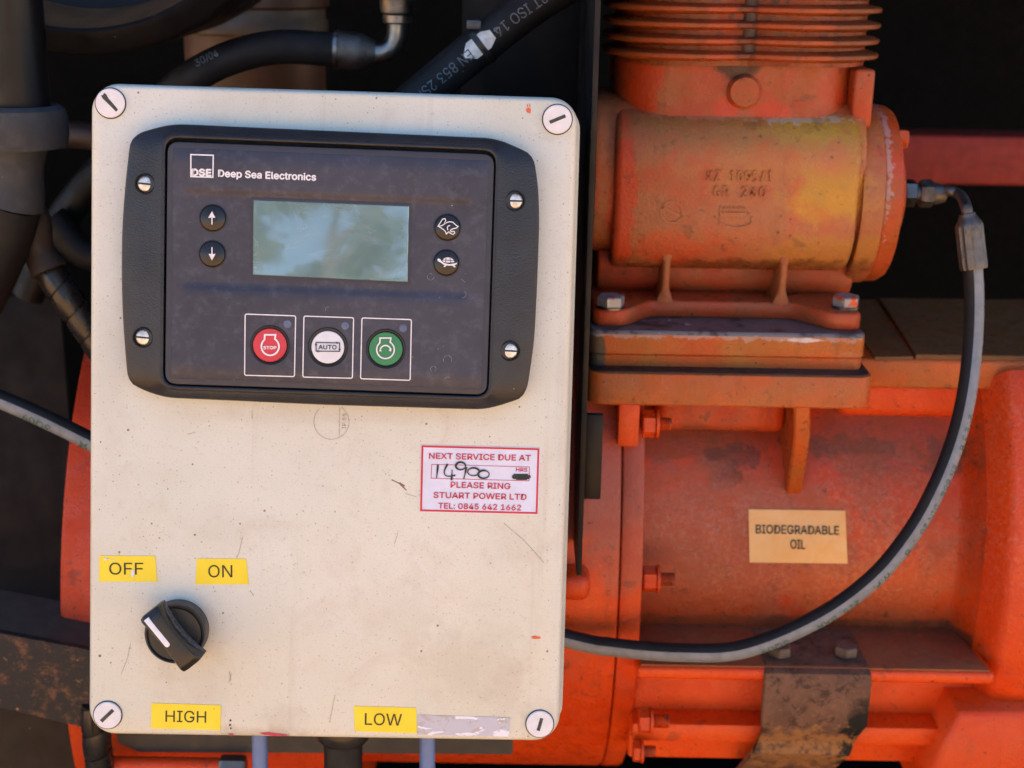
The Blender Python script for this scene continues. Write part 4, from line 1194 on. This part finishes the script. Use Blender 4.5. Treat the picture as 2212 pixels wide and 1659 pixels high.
cast_word('KZ 1095/1', 1529, 1669, 390, 21); cast_word('GR 260', 1543, 1654, 424, 21)
bm = B(); ribbon(bm, [(1451.5+23*math.cos(rad(a)), 458+23*math.sin(rad(a))) for a in range(0, 361, 12)], .0011, .0007); ribbon(bm, [(1431, 447), (1451, 457), (1472, 468)], .0018, .0007); out('cast_mark', bm, m_comp, cp)
bm = B(); ribbon(bm, [(1557, 446), (1556, 484), (1575, 490), (1595, 492), (1615, 488), (1624, 482), (1624, 468)], .0012, .0008); ribbon(bm, [(1559, 463), (1590, 464), (1612, 463)], .0026, .0008)
ribbon(bm, [(1560+i*3.2, 452+(3 if i % 2 else -3)) for i in range(17)], .0010, .0008); out('cast_emblem', bm, m_comp, cp)
# end flange, cover, boss
cy = YC+.056; czm = Z(1890, 418, cy); R1 = .0535
def disc(name, prof, mat, par):
    bm = B(); lathe(bm, prof, (0, cy, czm), (1, 0, 0), 64); return out(name, bm, mat, par)
e0, e1, e2, e3 = X(1852, 410, YC+.02), X(1899, 410, YC+.02), X(1929, 410, YC+.03), X(1944, 410, YC+.045)
disc('end_flange', [(R1*.8, e0), (R1*.98, e0), (R1, e0+.002), (R1, e1-.001), (R1*.985, e1), (R1*.7, e1)], m_comp, cp)
m_cover = orange('cover_paint', .5, (.45, .16, .06), 26, base=((.66, .10, .03), (.55, .12, .05)), grime=.1, blobs=[(P(1912, 330, YC+.02), (.0022, .06, .036), (.48, .40, .37), .5, 1.6, 300, .4)])  # pale blob paints a highlight and bare metal along the ring
cv = disc('end_cover', [(R1*.8, e1-.002), (R1*.975, e1+.0004), (R1*.985, e1+.002), (R1*.975, e2-.003), (R1*.94, e2), (R1*.60, e2+.0015), (R1*.52, e3-.002), (R1*.48, e3), (0, e3)], m_cover, cp)
for a in (128,):
    y_, z_ = cy+R1*.86*math.cos(rad(a)), czm+R1*.86*math.sin(rad(a))
    bm = B(); hexa(bm, (e2-.0015, y_, z_), (1, 0, 0), .0058, .0062, .15); out('cover_bolt', bm, m_cover, cv, angle=20)
# cylinder base
cyz0, cyz1 = Z(1600, 268, YC+.008), Z(1600, 120, YC+.008)
bm = B()
pl = rrect(X(1335, 200, YC+.012), X(1862, 200, YC+.012), YC+.0175, YC+.125, .030, 8)
prism(bm, pl, [(-.001, cyz0-.008), (-.0012, cyz0+.003), (-.0004, cyz0+.007), (0, cyz0+.012), (0, cyz1)]); out('cylinder_base', bm, m_cyl, cp, angle=60)
bm = B(); box(bm, X(1845, 200, YC+.018), X(1890, 200, YC+.018), YC+.0195, YC+.11, Z(1870, 278, YC+.018), Z(1870, 150, YC+.018), .0022, 3); out('base_corner', bm, m_cyl, cp)
c = at(1613.5, 202, YC+.006); bm = B(); lathe(bm, [(.0100, .004), (.0098, .0015), (.0092, .0006), (.0088, .0005), (.0086, -.0015), (.0080, -.0022), (0, -.0022)], (c.x, YC+.0155, c.z), (0, 1, 0), 40); out('core_plug', bm, m_cyl, cp)
# fins
hx = (X(1912, 80, YC+.03)-X(1309, 80, YC+.03))/2; mx = (X(1912, 80, YC+.03)+X(1309, 80, YC+.03))/2; my = YC+.062; hy = .061
def fin_outline(k=1.0, notch=.009, inset_=0):
    pts = []
    N = 96
    for i in range(N):
        a = 2*math.pi*i/N; ca, sa = math.cos(a), math.sin(a); e = 2/3.3
        x = (hx-inset_)*math.copysign(abs(ca)**e, ca); y = (hy-inset_)*math.copysign(abs(sa)**e, sa)
        y -= math.copysign(notch*math.exp(-(x/.014)**2), sa)
        y -= math.copysign(.004*(1-math.cos(2*math.pi*x/hx))*0, sa)
        pts.append(Vector((mx+x, my+y)))
    return pts
fo = fin_outline()
fp_ = [26, 61, 95.5, 128.5]
f0 = None; zf0 = 0
zs = [Z(1480, p, my-hy+.002) for p in fp_]
zs = [zs[0]+2*(zs[0]-zs[1]), zs[0]+(zs[0]-zs[1])] + zs
for i, zf in enumerate(zs):
    if f0 is None:
        bm = B(); prism(bm, fo, [(.009, zf-.0018), (.0055, zf-.0004), (.0012, zf+.0002), (.0003, zf+.0007), (0, zf+.0017), (.0003, zf+.0027), (.0012, zf+.0032), (.0055, zf+.0038), (.009, zf+.0054)])
        f0 = out('fin', bm, m_fin, cp); zf0 = zf
    else: copy_part(f0, cp, Vector((0, 0, zf-zf0)))
bm = B(); prism(bm, fin_outline(1, .009, .0075), [(0, cyz1-.006), (0, zs[0]+.004)]); out('barrel', bm, orange('barrel_paint', .5, (.32, .12, .045), 40, base=((.42, .07, .02), (.34, .09, .03)), grime=.6, gscale=60, fine=.3, grimec=(.07, .03, .018)), cp)
bm = B(); lathe(bm, [(.006, cyz1), (.006, zs[0])], (mx, my-hy+.0195, 0), (0, 0, 1), 20); out('tie_bolt', bm, plain('oily_tie_bolt', (.07, .03, .02), .5, var=.4, scale=120), cp)
# foot, ribs, bolts
YF = YC-.014
zf_t = Z(1862, 678, YF); zf_b = zf_t-.0098
bm = B()
xl, xr_ = X(1282, 690, YF), X(1862, 690, YF); w = xr_-xl
front = [(xl+.004, YF), (xl+w*.10, YF)] + [(xl+w*(.10+.15*k/6), YF+.024*sst(0, 1, k/6)) for k in range(1, 7)] + [(xl+w*.74, YF+.024)] + [(xl+w*(.74+.17*k/6), YF+.024*(1-sst(0, 1, k/6))) for k in range(1, 7)] + [(xr_-.004, YF), (xr_, YF+.004), (xr_, YF+.15), (xl, YF+.15), (xl, YF+.004)]
prism(bm, [Vector(p) for p in front], [(.0008, zf_b), (0, zf_b+.001), (0, zf_t-.0015), (.0006, zf_t-.0004), (.0018, zf_t)])
m_foot = orange('foot_paint', .45, (.42, .15, .09), 40, base=((.58, .08, .035), (.55, .11, .05)), grime=.2, fine=.25)
out('foot', bm, m_foot, cp, angle=50)
bm = B(); crank(bm, X(1290, 640, YC+.02), X(1850, 640, YC+.02), YC+.030, YC+.115, zf_t-.002, cz0+.012, .012, .003); out('neck', bm, m_foot, cp)
m_rib = orange('rib_paint', .6, (.43, .17, .10), 30, base=((.52, .10, .05), (.5, .14, .07)), grime=.1)
for px in (1441, 1696):
    xm = X(px, 620, YC); hw = .0021
    secs = []
    for k in range(9):
        t_ = k/8; zz = (cz0+.012)*(1-t_)+(zf_t-.001)*t_; fl = hw*(1+2.2*max(0, t_-.72)**1.2*3+1.6*max(0, .2-t_)*3)
        yy = (YC+.006)*(1-t_)+(YF+.0225)*t_
        secs.append([Vector((xm-fl, yy+.001, zz)), Vector((xm-fl*.5, yy, zz)), Vector((xm+fl*.5, yy, zz)), Vector((xm+fl, yy+.001, zz)), Vector((xm+fl, yy+.04, zz)), Vector((xm-fl, yy+.04, zz))])
    bm = B(); loft(bm, secs); out('rib', bm, m_rib, cp, angle=50)
m_bt = Mat('chipped_bolt')
c = m_bt.mix(m_bt.ramp(m_bt.noise(130, 5), .58, .62), (.26, .27, .29), (.50, .07, .025)); c = m_bt.mix(m_bt.ramp(m_bt.noise(200, 5), .62, .68), c, (.66, .58, .42)); m_bt.color(c); m_bt.rough(.4); m_bt.val('Metallic', .35); m_bt.bump(m_bt.noise(300, 4), .3, .001)
for px, py in ((1320, 668), (1829, 668)):
    c = atz(px, py, zf_t); bm = B(); lathe(bm, [(.0078, 0), (.0078, .0012), (.004, .0012)], (c.x, c.y+.004, zf_t), (0, 0, 1), 24); 
    fb = out('washer', bm, MT['steel_dark'], cp)
    bm = B(); hexa(bm, (c.x, c.y+.004, zf_t+.001), (0, 0, 1), .0080, .0062, .12, rad(12)); out('foot_bolt', bm, m_bt.m, cp, angle=20)
# spacer plates between foot and block
sp = thing('spacer_plate', 'chipped ochre spacer plate between compressor foot and housing block', 'plate', Vector((X(1570, 790, YC), YC+.04, zb_top)))
YS = YC-.022
zs_t = zf_b-.0003
m_sp = orange('spacer_paint', .5, (.50, .21, .05), 30, base=((.62, .12, .025), (.56, .17, .035)), grime=.1, fine=.15,
    blobs=[(P(1287, 752, YS), (.006, .05, .012), (.10, .095, .10), .95, .3, 90, .2), (P(1290, 785, YS), (.004, .05, .008), (.10, .095, .10), .95), (P(1840, 775, YS), (.010, .05, .004), (.42, .30, .20), .9, .4, 90, .2), (P(1830, 785, YS), (.03, .05, .006), (.68, .13, .03), .7),
           (P(1540, 727, YS), (.10, .05, .0016), (.40, .36, .36), .5, 1.8, 170, .3), (P(1740, 735, YS), (.012, .05, .0012), (.62, .58, .62), .8, .6, 160, .2)])
m_edge = Mat('bare_plate_top'); c = m_edge.mix(m_edge.ramp(m_edge.noise(70, 7, .7), .5, .62), (.16, .14, .145), (.045, .04, .042)); c = m_edge.mix(m_edge.ramp(m_edge.noise(120, 6, .7), .62, .68), c, (.62, .60, .63)); m_edge.color(c); m_edge.rough(.45); m_edge.val('Metallic', .3)
xs0, xs1 = X(1273, 760, YS), X(1870, 760, YS)
zmid = zs_t-(zs_t-zb_top)*.66
pl = rrect(xs0, xs1, YS, YS+.15, .006, 5)
bm = B(); prism(bm, pl, [(.0008, zmid+.0002), (0, zmid+.001), (0, zs_t-.0022)]); out('upper_plate', bm, m_sp, sp)
bm = B(); prism(bm, pl, [(.0001, zs_t-.0022), (.0003, zs_t-.0008), (.0010, zs_t)]); out('bare_top', bm, m_edge.m, sp)
bm = B(); prism(bm, inset(pl, .0007), [(0, zb_top+.0008), (0, zmid-.0004), (.0006, zmid+.0002)]); out('lower_plate', bm, m_sp, sp)

# ================================================================== air hose that loops from the compressor behind the box
ah = thing('air_hose', 'black and grey air hose looping from the compressor down behind the box', 'hose', at(1720, 1420, .07))
YA = .10
pts = [at(2100, 560, .125), at(2104, 640, .122), at(2101, 740, .115), at(2088, 850, .105), at(2064, 950, .098), at(2024, 1052, .09), at(1968, 1152, .085), at(1885, 1251, .08), at(1764, 1337, .078), at(1604, 1402, .078), at(1466, 1409, .082), at(1327, 1398, .09), at(1225, 1379, .094), at(900, 1290, .098), at(560, 1140, .10), at(300, 1005, .11), at(190, 950, .115), at(90, 901, .12), at(0, 862, .125), at(-120, 815, .135), at(-350, 760, .15), at(-700, 740, .17)]
path = Path(pts, 10); RA = .0053
bm = B(); tube(bm, path, RA, 24); hs = out('hose', bm, MT['rubber'], ah)
bm = B(); tube(bm, path, RA*1.025, 10, rad(14), rad(-125)); out('layline', bm, MT['layline'], hs)
def near(path, px, py):
    best = min(range(len(path.p)), key=lambda i: (lambda q: (q[0]-px)**2+(q[1]-py)**2)(project(path.p[i])))
    return path.s[best]
def project(p):
    q = CAM_ROT.transposed() @ (p-CAM_LOC)
    return (CX+F*q.x/-q.z, CY-F*q.y/-q.z)
def hose_text(path, r, s, px, py, length, cap, th0, mat, parent):
    s0 = near(path, px, py)-length/2
    bm = B(); put_text(bm, s, lambda x, y, h: path.pt(s0+x, th0-(y-cap/2)/r, r*1.05+.0001), length, cap)
    return out('printing', bm, mat, parent)
for s, px, py, ln in (('3Q09', 1672, 1390, .0165), ('BAR', 1778, 1338, .012), ('225', 1835, 1302, .010), ('W.P.', 1902, 1248, .012), ('7/8', 1958, 1178, .010), ('DIN 20', 2000, 1110, .018), ('EN 854', 2036, 1030, .018), ('2TE 3/8', 2072, 930, .02)):
    hose_text(path, RA, s, px, py, ln, .0042, rad(-42), MT['green_ink'], hs)
for s, px, py, ln in (('3Q09', 92, 903, .0180), ('R', 186, 950, .005)):
    hose_text(path, RA, s, px, py, ln, .0048, rad(-38), MT['green_ink'], hs)
# crimped ferrule
fr = Path([at(2089, 462, .13), at(2093, 485, .129), at(2098, 530, .127), at(2104, 582, .124)], 8)
bm = B(); n = 44; loops = []
for i, p in enumerate(fr.p):
    t_ = fr.s[i]/fr.len; r = .0044+(.0072-.0044)*sst(0, .22, t_)
    if t_ > .97: r *= .94
    rib_ = .05*sst(.1, .25, t_)
    loops.append([p+(fr.N[i]*math.cos(2*math.pi*k/n)+fr.B[i]*math.sin(2*math.pi*k/n))*r*(1+(rib_ if k % 4 < 2 else -rib_*.6)) for k in range(n)])
loft(bm, loops); out('ferrule', bm, MT['steel_ferrule'], ah, angle=30)
ye = YC+.045
el = Path([at(2030, 414, ye), at(2052, 413, ye-.004), at(2074, 422, ye-.012), at(2086, 444, .135), at(2091, 472, .13)], 8)
bm = B(); tube(bm, el, .0031, 18); out('elbow', bm, MT['steel_ferrule'], ah)
c = at(1950, 417, ye); bm = B(); hexa(bm, (c.x, ye, c.z), (1, 0, 0), .0083, X(1977, 417, ye)-c.x, .1, rad(10)); out('adapter_nut', bm, MT['steel_dark'], ah, angle=20)
bm = B(); lathe(bm, [(.0052, 0), (.0052, .004)], (X(1976, 417, ye), ye, c.z), (1, 0, 0), 20); out('thread', bm, MT['steel_ferrule'], ah)
bm = B(); hexa(bm, (X(1985, 417, ye), ye, c.z), (1, 0, 0), .0084, X(2015, 417, ye)-X(1985, 417, ye), .2, rad(25)); out('union_nut', bm, MT['steel_ferrule'], ah, angle=20)
bm = B(); lathe(bm, [(.0066, 0), (.0062, .004), (.0048, .0078), (.0032, .0085)], (X(2013, 417, ye), ye, c.z), (1, 0, 0), 24); out('collar', bm, MT['steel_ferrule'], ah)

# ================================================================== black plates behind the box
mp = thing('mounting_plate', 'black steel plate standing edge-on between box and compressor', 'plate', at(1268, 1240, .06))
xp = X(1266, 700, .07)
bm = B(); box(bm, xp-.0012, xp+.0016, .062, .24, Z(1268, 1243, .062), .35, .0004); out('upright', bm, MT['black_steel'], mp)
bm = B(); box(bm, X(1000, 100, .26), xp-.0012, .24, .244, Z(1100, 420, .24), .35, .0008); out('back_leaf', bm, MT['black_steel'], mp)
bm = B(); box(bm, xp+.0017, X(1300, 1000, .075), .075, .079, Z(1280, 1079, .075), Z(1280, 896, .075), .0006); out('tab', bm, MT['black_steel'], mp)
hb = thing('hanger_strip', 'grimy grey steel strip along the underside of the box', 'strip', at(700, 1622, .088))
bm = B()
q = [at(250, 1560, .094), at(1108, 1560, .094), at(1108, 1625.5, .094), at(300, 1620, .094), at(256, 1600, .094)]
poly = [Vector((p[0], p[1])) for p in round_poly([(p.x, p.z) for p in q], .0015, 3)]
loft(bm, [[Vector((p.x, y, p.y)) for p in poly] for y in (.092, .096)]); out('strip', bm, MT['grime_grey'], hb)
lug = thing('orange_lug', 'small orange cast lug below the edge-on black plate', 'lug', at(1250, 1300, .09))
bm = B(); box(bm, X(1205, 1270, .09), X(1276, 1270, .09), .088, .13, Z(1250, 1300, .09), Z(1250, 1244, .09), .006, 4); out('lug_body', bm, m_drum, lug)
bmr = thing('red_beam', 'dark red frame beam behind the compressor', 'beam', at(2100, 400, .55))
bm = B(); box(bm, X(1880, 345, .55), X(2420, 345, .55), .55, .60, Z(2000, 399, .55), Z(2000, 292, .55), .004); out('beam', bm, MT['beam_red'], bmr)

# ================================================================== engine side, left and above the box
YE = .20
# printed hydraulic hose with cable tie and tag
hp = Path([at(1330, -95, .15), at(1165, 2, .15), at(1040, 97, .15), at(912, 203, .15), at(800, 300, .152), at(690, 420, .16)], 10); RH = .0108
hh = thing('hydraulic_hose', 'black hydraulic hose with pale printing and a white tag above the box', 'hose', at(912, 203, .15))
bm = B(); tube(bm, hp, RH, 32); h0 = out('hose', bm, MT['rubber'], hh)
hose_text(hp, RH, '2T ISO 14', 1124, 38, .033, .0055, rad(-8), MT['pale_ink'], h0)
hose_text(hp, RH, 'EN 853 2SN', 958, 165, .038, .0055, rad(-8), MT['pale_ink'], h0)
s0 = near(hp, 1046, 92)
bm = B(); tp = Path([hp.ev(s0-.002+.004*k/4)[0] for k in range(5)], 2)
lathe(bm, [(RH*1.0, -.0017), (RH*1.07, -.0017), (RH*1.07, .0017), (RH*1.0, .0017)], hp.ev(s0)[0], hp.ev(s0)[1], 32)
ct = thing('cable_tie', 'black cable tie holding the white tag on the printed hose', 'cable tie', hp.ev(s0)[0])
out('band', bm, MT['gland'], ct)
p_ = at(1024, 53, .145); bm = B(); box(bm, p_.x-.004, p_.x+.004, p_.y-.003, p_.y+.003, p_.z-.0025, p_.z+.0025, .0008)
out('buckle', bm, plain('tie_buckle', (.06, .07, .085), .35), ct)
bm = B(); rows = []
for k in range(13):
    x = -.0105+.0195*k/12; hwid = .0052*min(1, (x+.0115)/.006)*(1 if x < .004 else 1-.5*(x-.004)/.005)
    rows.append([hp.pt(s0+x*-1, rad(-4)+yy/RH, RH*1.035) for yy in (-hwid, -hwid*.4, hwid*.4, hwid)])
vl = [[bm.verts.new(p) for p in r] for r in rows]
for a, b in zip(vl, vl[1:]):
    for i in range(3): bm.faces.new((a[i], a[i+1], b[i+1], b[i]))
tg = tag(out('white_tag', bm, MT['tag_white']), 'torn white tag under the cable tie on the printed hose', 'tag')
# hose with steel elbow
h2 = thing('elbow_hose', 'black hose with grey ferrule and steel elbow above the box', 'hose', at(560, 110, YE))
hp2 = Path([at(270, 330, YE+.02), at(330, 245, YE+.01), at(400, 178, YE), at(490, 128, YE), at(600, 102, YE), at(735, 108, YE)], 10)
bm = B(); tube(bm, hp2, .0098, 28); h2h = out('hose', bm, MT['rubber'], h2)
hose_text(hp2, .0098, '30/04', 470, 155, .014, .0045, rad(-20), MT['pale_ink'], h2h)
fp2 = Path([at(722, 107, YE), at(745, 108, YE), at(775, 111, YE), at(798, 113, YE), at(812, 114, YE)], 8)
bm = B(); tube(bm, fp2, lambda t: .0106 if t < .62 else .0106-(.0106-.0066)*(t-.62)/.38, 28); out('ferrule', bm, MT['steel_ferrule'], h2)
bm = B(); tube(bm, Path([at(724, 107, YE), at(731, 107.3, YE)], 3), .0111, 28); out('ferrule_ring', bm, MT['steel_dull'], h2)
ep = Path([at(800, 114, YE), at(826, 114, YE), at(848, 100, YE), at(857, 75, YE), at(858, 40, YE), at(858, 10, YE)], 8)
bm = B(); tube(bm, ep, .0060, 22); out('elbow', bm, MT['steel_dull'], h2)
c = at(858, 48, YE); bm = B(); lathe(bm, [(.0062, -.001), (.0082, 0), (.0084, .004), (.0074, .0048), (.0094, .0055), (.0100, .008), (.0102, .018), (.0110, .019), (.0110, .04)], (c.x, c.y, c.z), (0, 0, 1), 28); out('union', bm, MT['steel_dull'], h2)
# fan shroud ring
sh = thing('fan_shroud', 'curved black shroud ring with tan inner band at the top corner', 'shroud', at(150, 115, .2))
bm = B(); RR = .137
cs = at(150, -410, .17)
def ring(prof, a0=215, a1=345, n=60):
    loops = []
    for r, y in prof:
        loops.append([Vector((cs.x+r*math.cos(rad(a0+(a1-a0)*k/n)), y, cs.z+r*math.sin(rad(a0+(a1-a0)*k/n)))) for k in range(n+1)])
    b = B(); loft(b, loops, cap=False, closed=False); return b
u1 = (cs.z-at(150, 115, .17).z)/525
out('outer_rim', ring([(525*u1, .30), (528*u1, .20), (527*u1, .17), (520*u1, .166), (500*u1, .163), (490*u1, .160), (474*u1, .158), (466*u1, .160)]), MT['rubber_black'], sh, angle=50)
out('inner_band', ring([(466*u1, .1595), (464*u1, .161), (446*u1, .178), (428*u1, .196)]), MT['shroud_tan'], sh)
out('inner_rim', ring([(429*u1, .196), (425*u1, .197), (380*u1, .2)]), MT['rubber_black'], sh)
# upright pipe with rubber collar
pp_ = thing('coolant_pipe', 'thick dark pipe in a dusty rubber collar left of the box', 'pipe', at(50, 640, .13))
ca, cb = at(48, -60, .13), at(48, 225, .13)
bm = B(); lathe(bm, [(.0150, cb.z-.02), (.0150, ca.z)], (cb.x, .13, 0), (0, 0, 1), 40); out('pipe', bm, MT['pipe_dark'], pp_)
zt_ = Z(50, 228, .13); zq = lambda py: Z(50, py, .13)
bm = B(); lathe(bm, [(.0152, zt_-.004), (.0158, zt_-.0005), (.0190, zt_+.0006), (.0226, zt_-.0016), (.0240, zt_-.006), (.0240, zq(290)), (.0228, zq(316)), (.0150, zq(318))], (at(48, 260, .13).x, .13, 0), (0, 0, 1), 44); out('collar', bm, MT['rubber_dusty'], pp_)
bm = B(); tube(bm, Path([at(36, 312, .13), at(34, 360, .13), at(32, 410, .13), at(26, 440, .13)], 8), lambda t: .0165-.002*math.sin(t*3.1)+.0012*t, 36); out('sleeve', bm, MT['rubber_dusty'], pp_)
bm = B(); tube(bm, Path([at(26, 438, .13), at(6, 510, .132), at(-28, 590, .136), at(-75, 680, .14), at(-160, 800, .15), at(-300, 920, .17)], 8), lambda t: .0160+.001*t, 36); out('elbow', bm, MT['rubber'], pp_)
# brown canister
cn = thing('filter_canister', 'brown canister with a tan band behind the elbow hose', 'canister', at(552, 190, .36))
c = at(552, 100, .36); k = .36+.646; mpp = k/3072
bm = B(); lathe(bm, [(.02, Z(552, 300, .36)), (120*mpp, Z(552, 290, .36)), (146*mpp, Z(552, 200, .36)), (147*mpp, Z(552, 80, .36)), (147*mpp, Z(552, 60, .36))], (c.x, .36, 0), (0, 0, 1), 48); out('body', bm, MT['canister'], cn)
bm = B(); lathe(bm, [(147*mpp, Z(552, 72, .36)), (152*mpp, Z(552, 66, .36)), (152*mpp, Z(552, 44, .36)), (148*mpp, Z(552, 38, .36)), (148*mpp, Z(552, 14, .36))], (c.x, .36, 0), (0, 0, 1), 48); out('band', bm, MT['canister_band'], cn)
bm = B(); lathe(bm, [(148*mpp, Z(552, 16, .36)), (156*mpp, Z(552, 10, .36)), (156*mpp, Z(552, -60, .36)), (0, Z(552, -60, .36))], (c.x, .36, 0), (0, 0, 1), 48); out('cap', bm, MT['canister'], cn)
# dark hoses behind the collar
def dark_hose(name, pxs, r, y, mat, label):
    p = Path([at(a, b, y+(q[0] if q else 0)) for a, b, *q in pxs], 8)
    bm = B(); tube(bm, p, r, 24); o = out(name, bm, mat); return tag(o, label, 'hose')
dark_hose('suction_hose', [(60, 295), (150, 290), (230, 300), (330, 330)], .0085, .24, plain('brown_black_hose', (.035, .022, .020), .5), 'dark brown hose running from the collar behind the box')
dark_hose('return_hose', [(60, 640), (120, 500), (190, 400), (260, 330)], .0105, .27, MT['rubber_black'], 'black hose slanting up behind the spiral wrapped bundle')
dark_hose('lower_hose', [(110, 470), (180, 545), (260, 560)], .0100, .25, MT['rubber_black'], 'black hose passing behind the box above the spiral wrap')
# spiral-wrapped bundles
def bundle(label, pts, r, pitch, y, w=.93, core='rubber_black', group=None):
    p = Path([at(a, b, yy) for a, b, yy in pts], 10)
    t = thing('wrapped_bundle', label, 'cable bundle', p.p[0], group)
    bm = B(); tube(bm, p, r*.93, 24); out('core', bm, MT[core], t)
    bm = B(); rows = []; n = int(p.len/pitch*28)
    for i in range(n):
        th = 2*math.pi*i/28; s_ = pitch*i/28
        rows.append([p.pt(s_+pitch*w*v, th, r*(1+.05*math.sin(math.pi*v))) for v in (0, .03, .3, .6, .9, 1)])
    loft(bm, rows, cap=False, closed=False); out('spiral_wrap', bm, MT['wrap'], t, angle=60)
bundle('black spiral wrapped cable bundle dropping behind the box edge', [(70, 470, .16), (84, 545, .155), (128, 618, .15), (172, 682, .15), (230, 770, .152), (300, 880, .155)], .0088, .0150, .16)
bundle('black spiral wrapped bundle below the lower corner of the box', [(206, 1520, .075), (208, 1580, .075), (214, 1640, .078), (226, 1720, .084), (240, 1800, .09)], .0080, .0165, .08)
sl = thing('tape_sleeve', 'dusty taped sleeve where the wrapped bundle meets the pipe', 'sleeve', at(75, 500, .15))
bm = B(); tube(bm, Path([at(60, 450, .15), at(68, 480, .15), at(84, 540, .149), at(106, 585, .147)], 8), lambda t: .0098+.0012*math.sin(7*t), 26); out('sleeve', bm, rubber('taped_sleeve', (.04, .030, .026), (.085, .065, .055), .7), sl)
# dark side panel and rusty frame channel
sp_ = thing('side_panel', 'dull black side panel beside the orange rim', 'panel', at(60, 1300, .3))
bm = B(); box(bm, X(-900, 1100, .30), X(165, 1100, .30), .30, .304, Z(0, 2300, .30), Z(0, 640, .30), .001); out('panel', bm, rubber('dull_black_panel', (.014, .013, .014), (.026, .023, .022), .6, .8, 30), sp_)
rc = thing('frame_channel', 'rusty black steel channel sloping behind the lower corner of the box', 'channel', at(0, 1450, .1))
bm = B()
a, b_ = at(-700, 1236, .074), at(225, 1410, .074); c_, d_ = at(-700, 1362, .074), at(225, 1582, .074)
up = Vector((0, .042, .004))
loft(bm, [[p+Vector((0, .004, 0)), p, p+(q-p)*.04+Vector((0, -.0006, 0)), q, q+Vector((0, .004, 0)), p+Vector((0, .004, 0))-(p-q)*.06][:5] for p, q in ((a, c_), (b_, d_))])
out('web', bm, MT['rusty'], rc)
bm = B()
loft(bm, [[p+Vector((0, .0012, -.001)), p+up, p+up+Vector((0, 0, -.004)), p+Vector((0, .0042, -.005))] for p in (a, b_)])
out('flange', bm, MT['grime_grey'], rc)
dl = thing('belly_panel', 'dark olive panel under the rusty channel', 'panel', at(60, 1650, .16))
bm = B(); box(bm, X(-900, 1600, .17), X(175, 1600, .17), .17, .174, Z(0, 2300, .17), Z(0, 1500, .17), .001); out('panel', bm, rubber('olive_dirt', (.035, .027, .018), (.055, .042, .028), .6, .85, 40), dl)
# reddish drain pipe under the box
dp = thing('drain_pipe', 'rusty red pipe with threaded end below the box', 'pipe', at(380, 1650, .085))
o = at(245, 1652, .085)
bm = B(); lathe(bm, [(.0052, 0), (.0052, X(478, 1652, .085)-o.x)], (o.x, .085, o.z), (1, 0, 0), 24); out('pipe', bm, m_drum, dp)
bm = B(); hexa(bm, (X(476, 1652, .085), .085, o.z), (1, 0, 0), .0070, .015, .1); out('end_nut', bm, MT['steel_dark'], dp, angle=20)

# ================================================================== trees opposite the machine; the display mirrors them
def tree(x, y, h, w, label, seed):
    rnd = random.Random(seed)
    t = thing('leafy_tree', label, 'tree', Vector((x, y, -1.15)), 'trees opposite the machine')
    bm = B(); b0 = Vector((x, y, -1.2))
    tube(bm, Path([b0, b0+Vector((.1, 0, h*.3)), b0+Vector((-.05, .1, h*.6)), b0+Vector((.1, 0, h*.9))], 5, Vector((1, 0, 0))), lambda t_: .22*(1-.8*t_), 10)
    for k in range(7):
        a = rnd.uniform(0, 6.28); z0 = h*(.35+.07*k); e = b0+Vector((math.cos(a)*w*.7, math.sin(a)*w*.7, z0+h*.15))
        tube(bm, Path([b0+Vector((0, 0, z0-h*.05)), (b0+Vector((0, 0, z0))+e)/2, e], 4, Vector((0, 0, 1))), lambda t_: .07*(1-.75*t_), 6)
    out('trunk', bm, MT['bark'], t)
    V, Fc = [], []
    for c in range(46):
        a = rnd.uniform(0, 6.28); q = rnd.random()**.5; zz = rnd.uniform(.22, 1.0)
        ww = w*math.sin(math.pi*min(.97, max(.12, zz-.08)))**.7
        cc = Vector((x+math.cos(a)*q*ww, y+math.sin(a)*q*ww, -1.15+h*zz)); cr = w*rnd.uniform(.14, .3)
        for i in range(90):
            d_ = Vector((rnd.gauss(0, 1), rnd.gauss(0, 1), rnd.gauss(0, .8))).normalized()*cr*rnd.uniform(.4, 1)
            p = cc+d_; u_ = Vector((rnd.gauss(0, 1), rnd.gauss(0, 1), rnd.gauss(0, 1))).normalized(); v_ = u_.orthogonal().normalized(); s = rnd.uniform(.06, .14)
            n0 = len(V); V += [p-u_*s, p-v_*s*.5, p+u_*s, p+v_*s*.5]; Fc.append((n0, n0+1, n0+2, n0+3))
    me = bpy.data.meshes.new('crown'); me.from_pydata([tuple(t.matrix_world.inverted() @ p) for p in V], [], Fc); me.materials.append(MT['leaf'])
    o = bpy.data.objects.new('crown', me); COL.objects.link(o); o.parent = t
tree(1.6, -14, 5.2, 1.8, 'broad leafy tree standing opposite the machine', 3)
tree(-.9, -13, 5.9, 1.7, 'tall leafy tree standing opposite the machine', 5)
tree(-3.6, -16, 5.4, 2.0, 'rounded leafy tree standing furthest opposite the machine', 8)
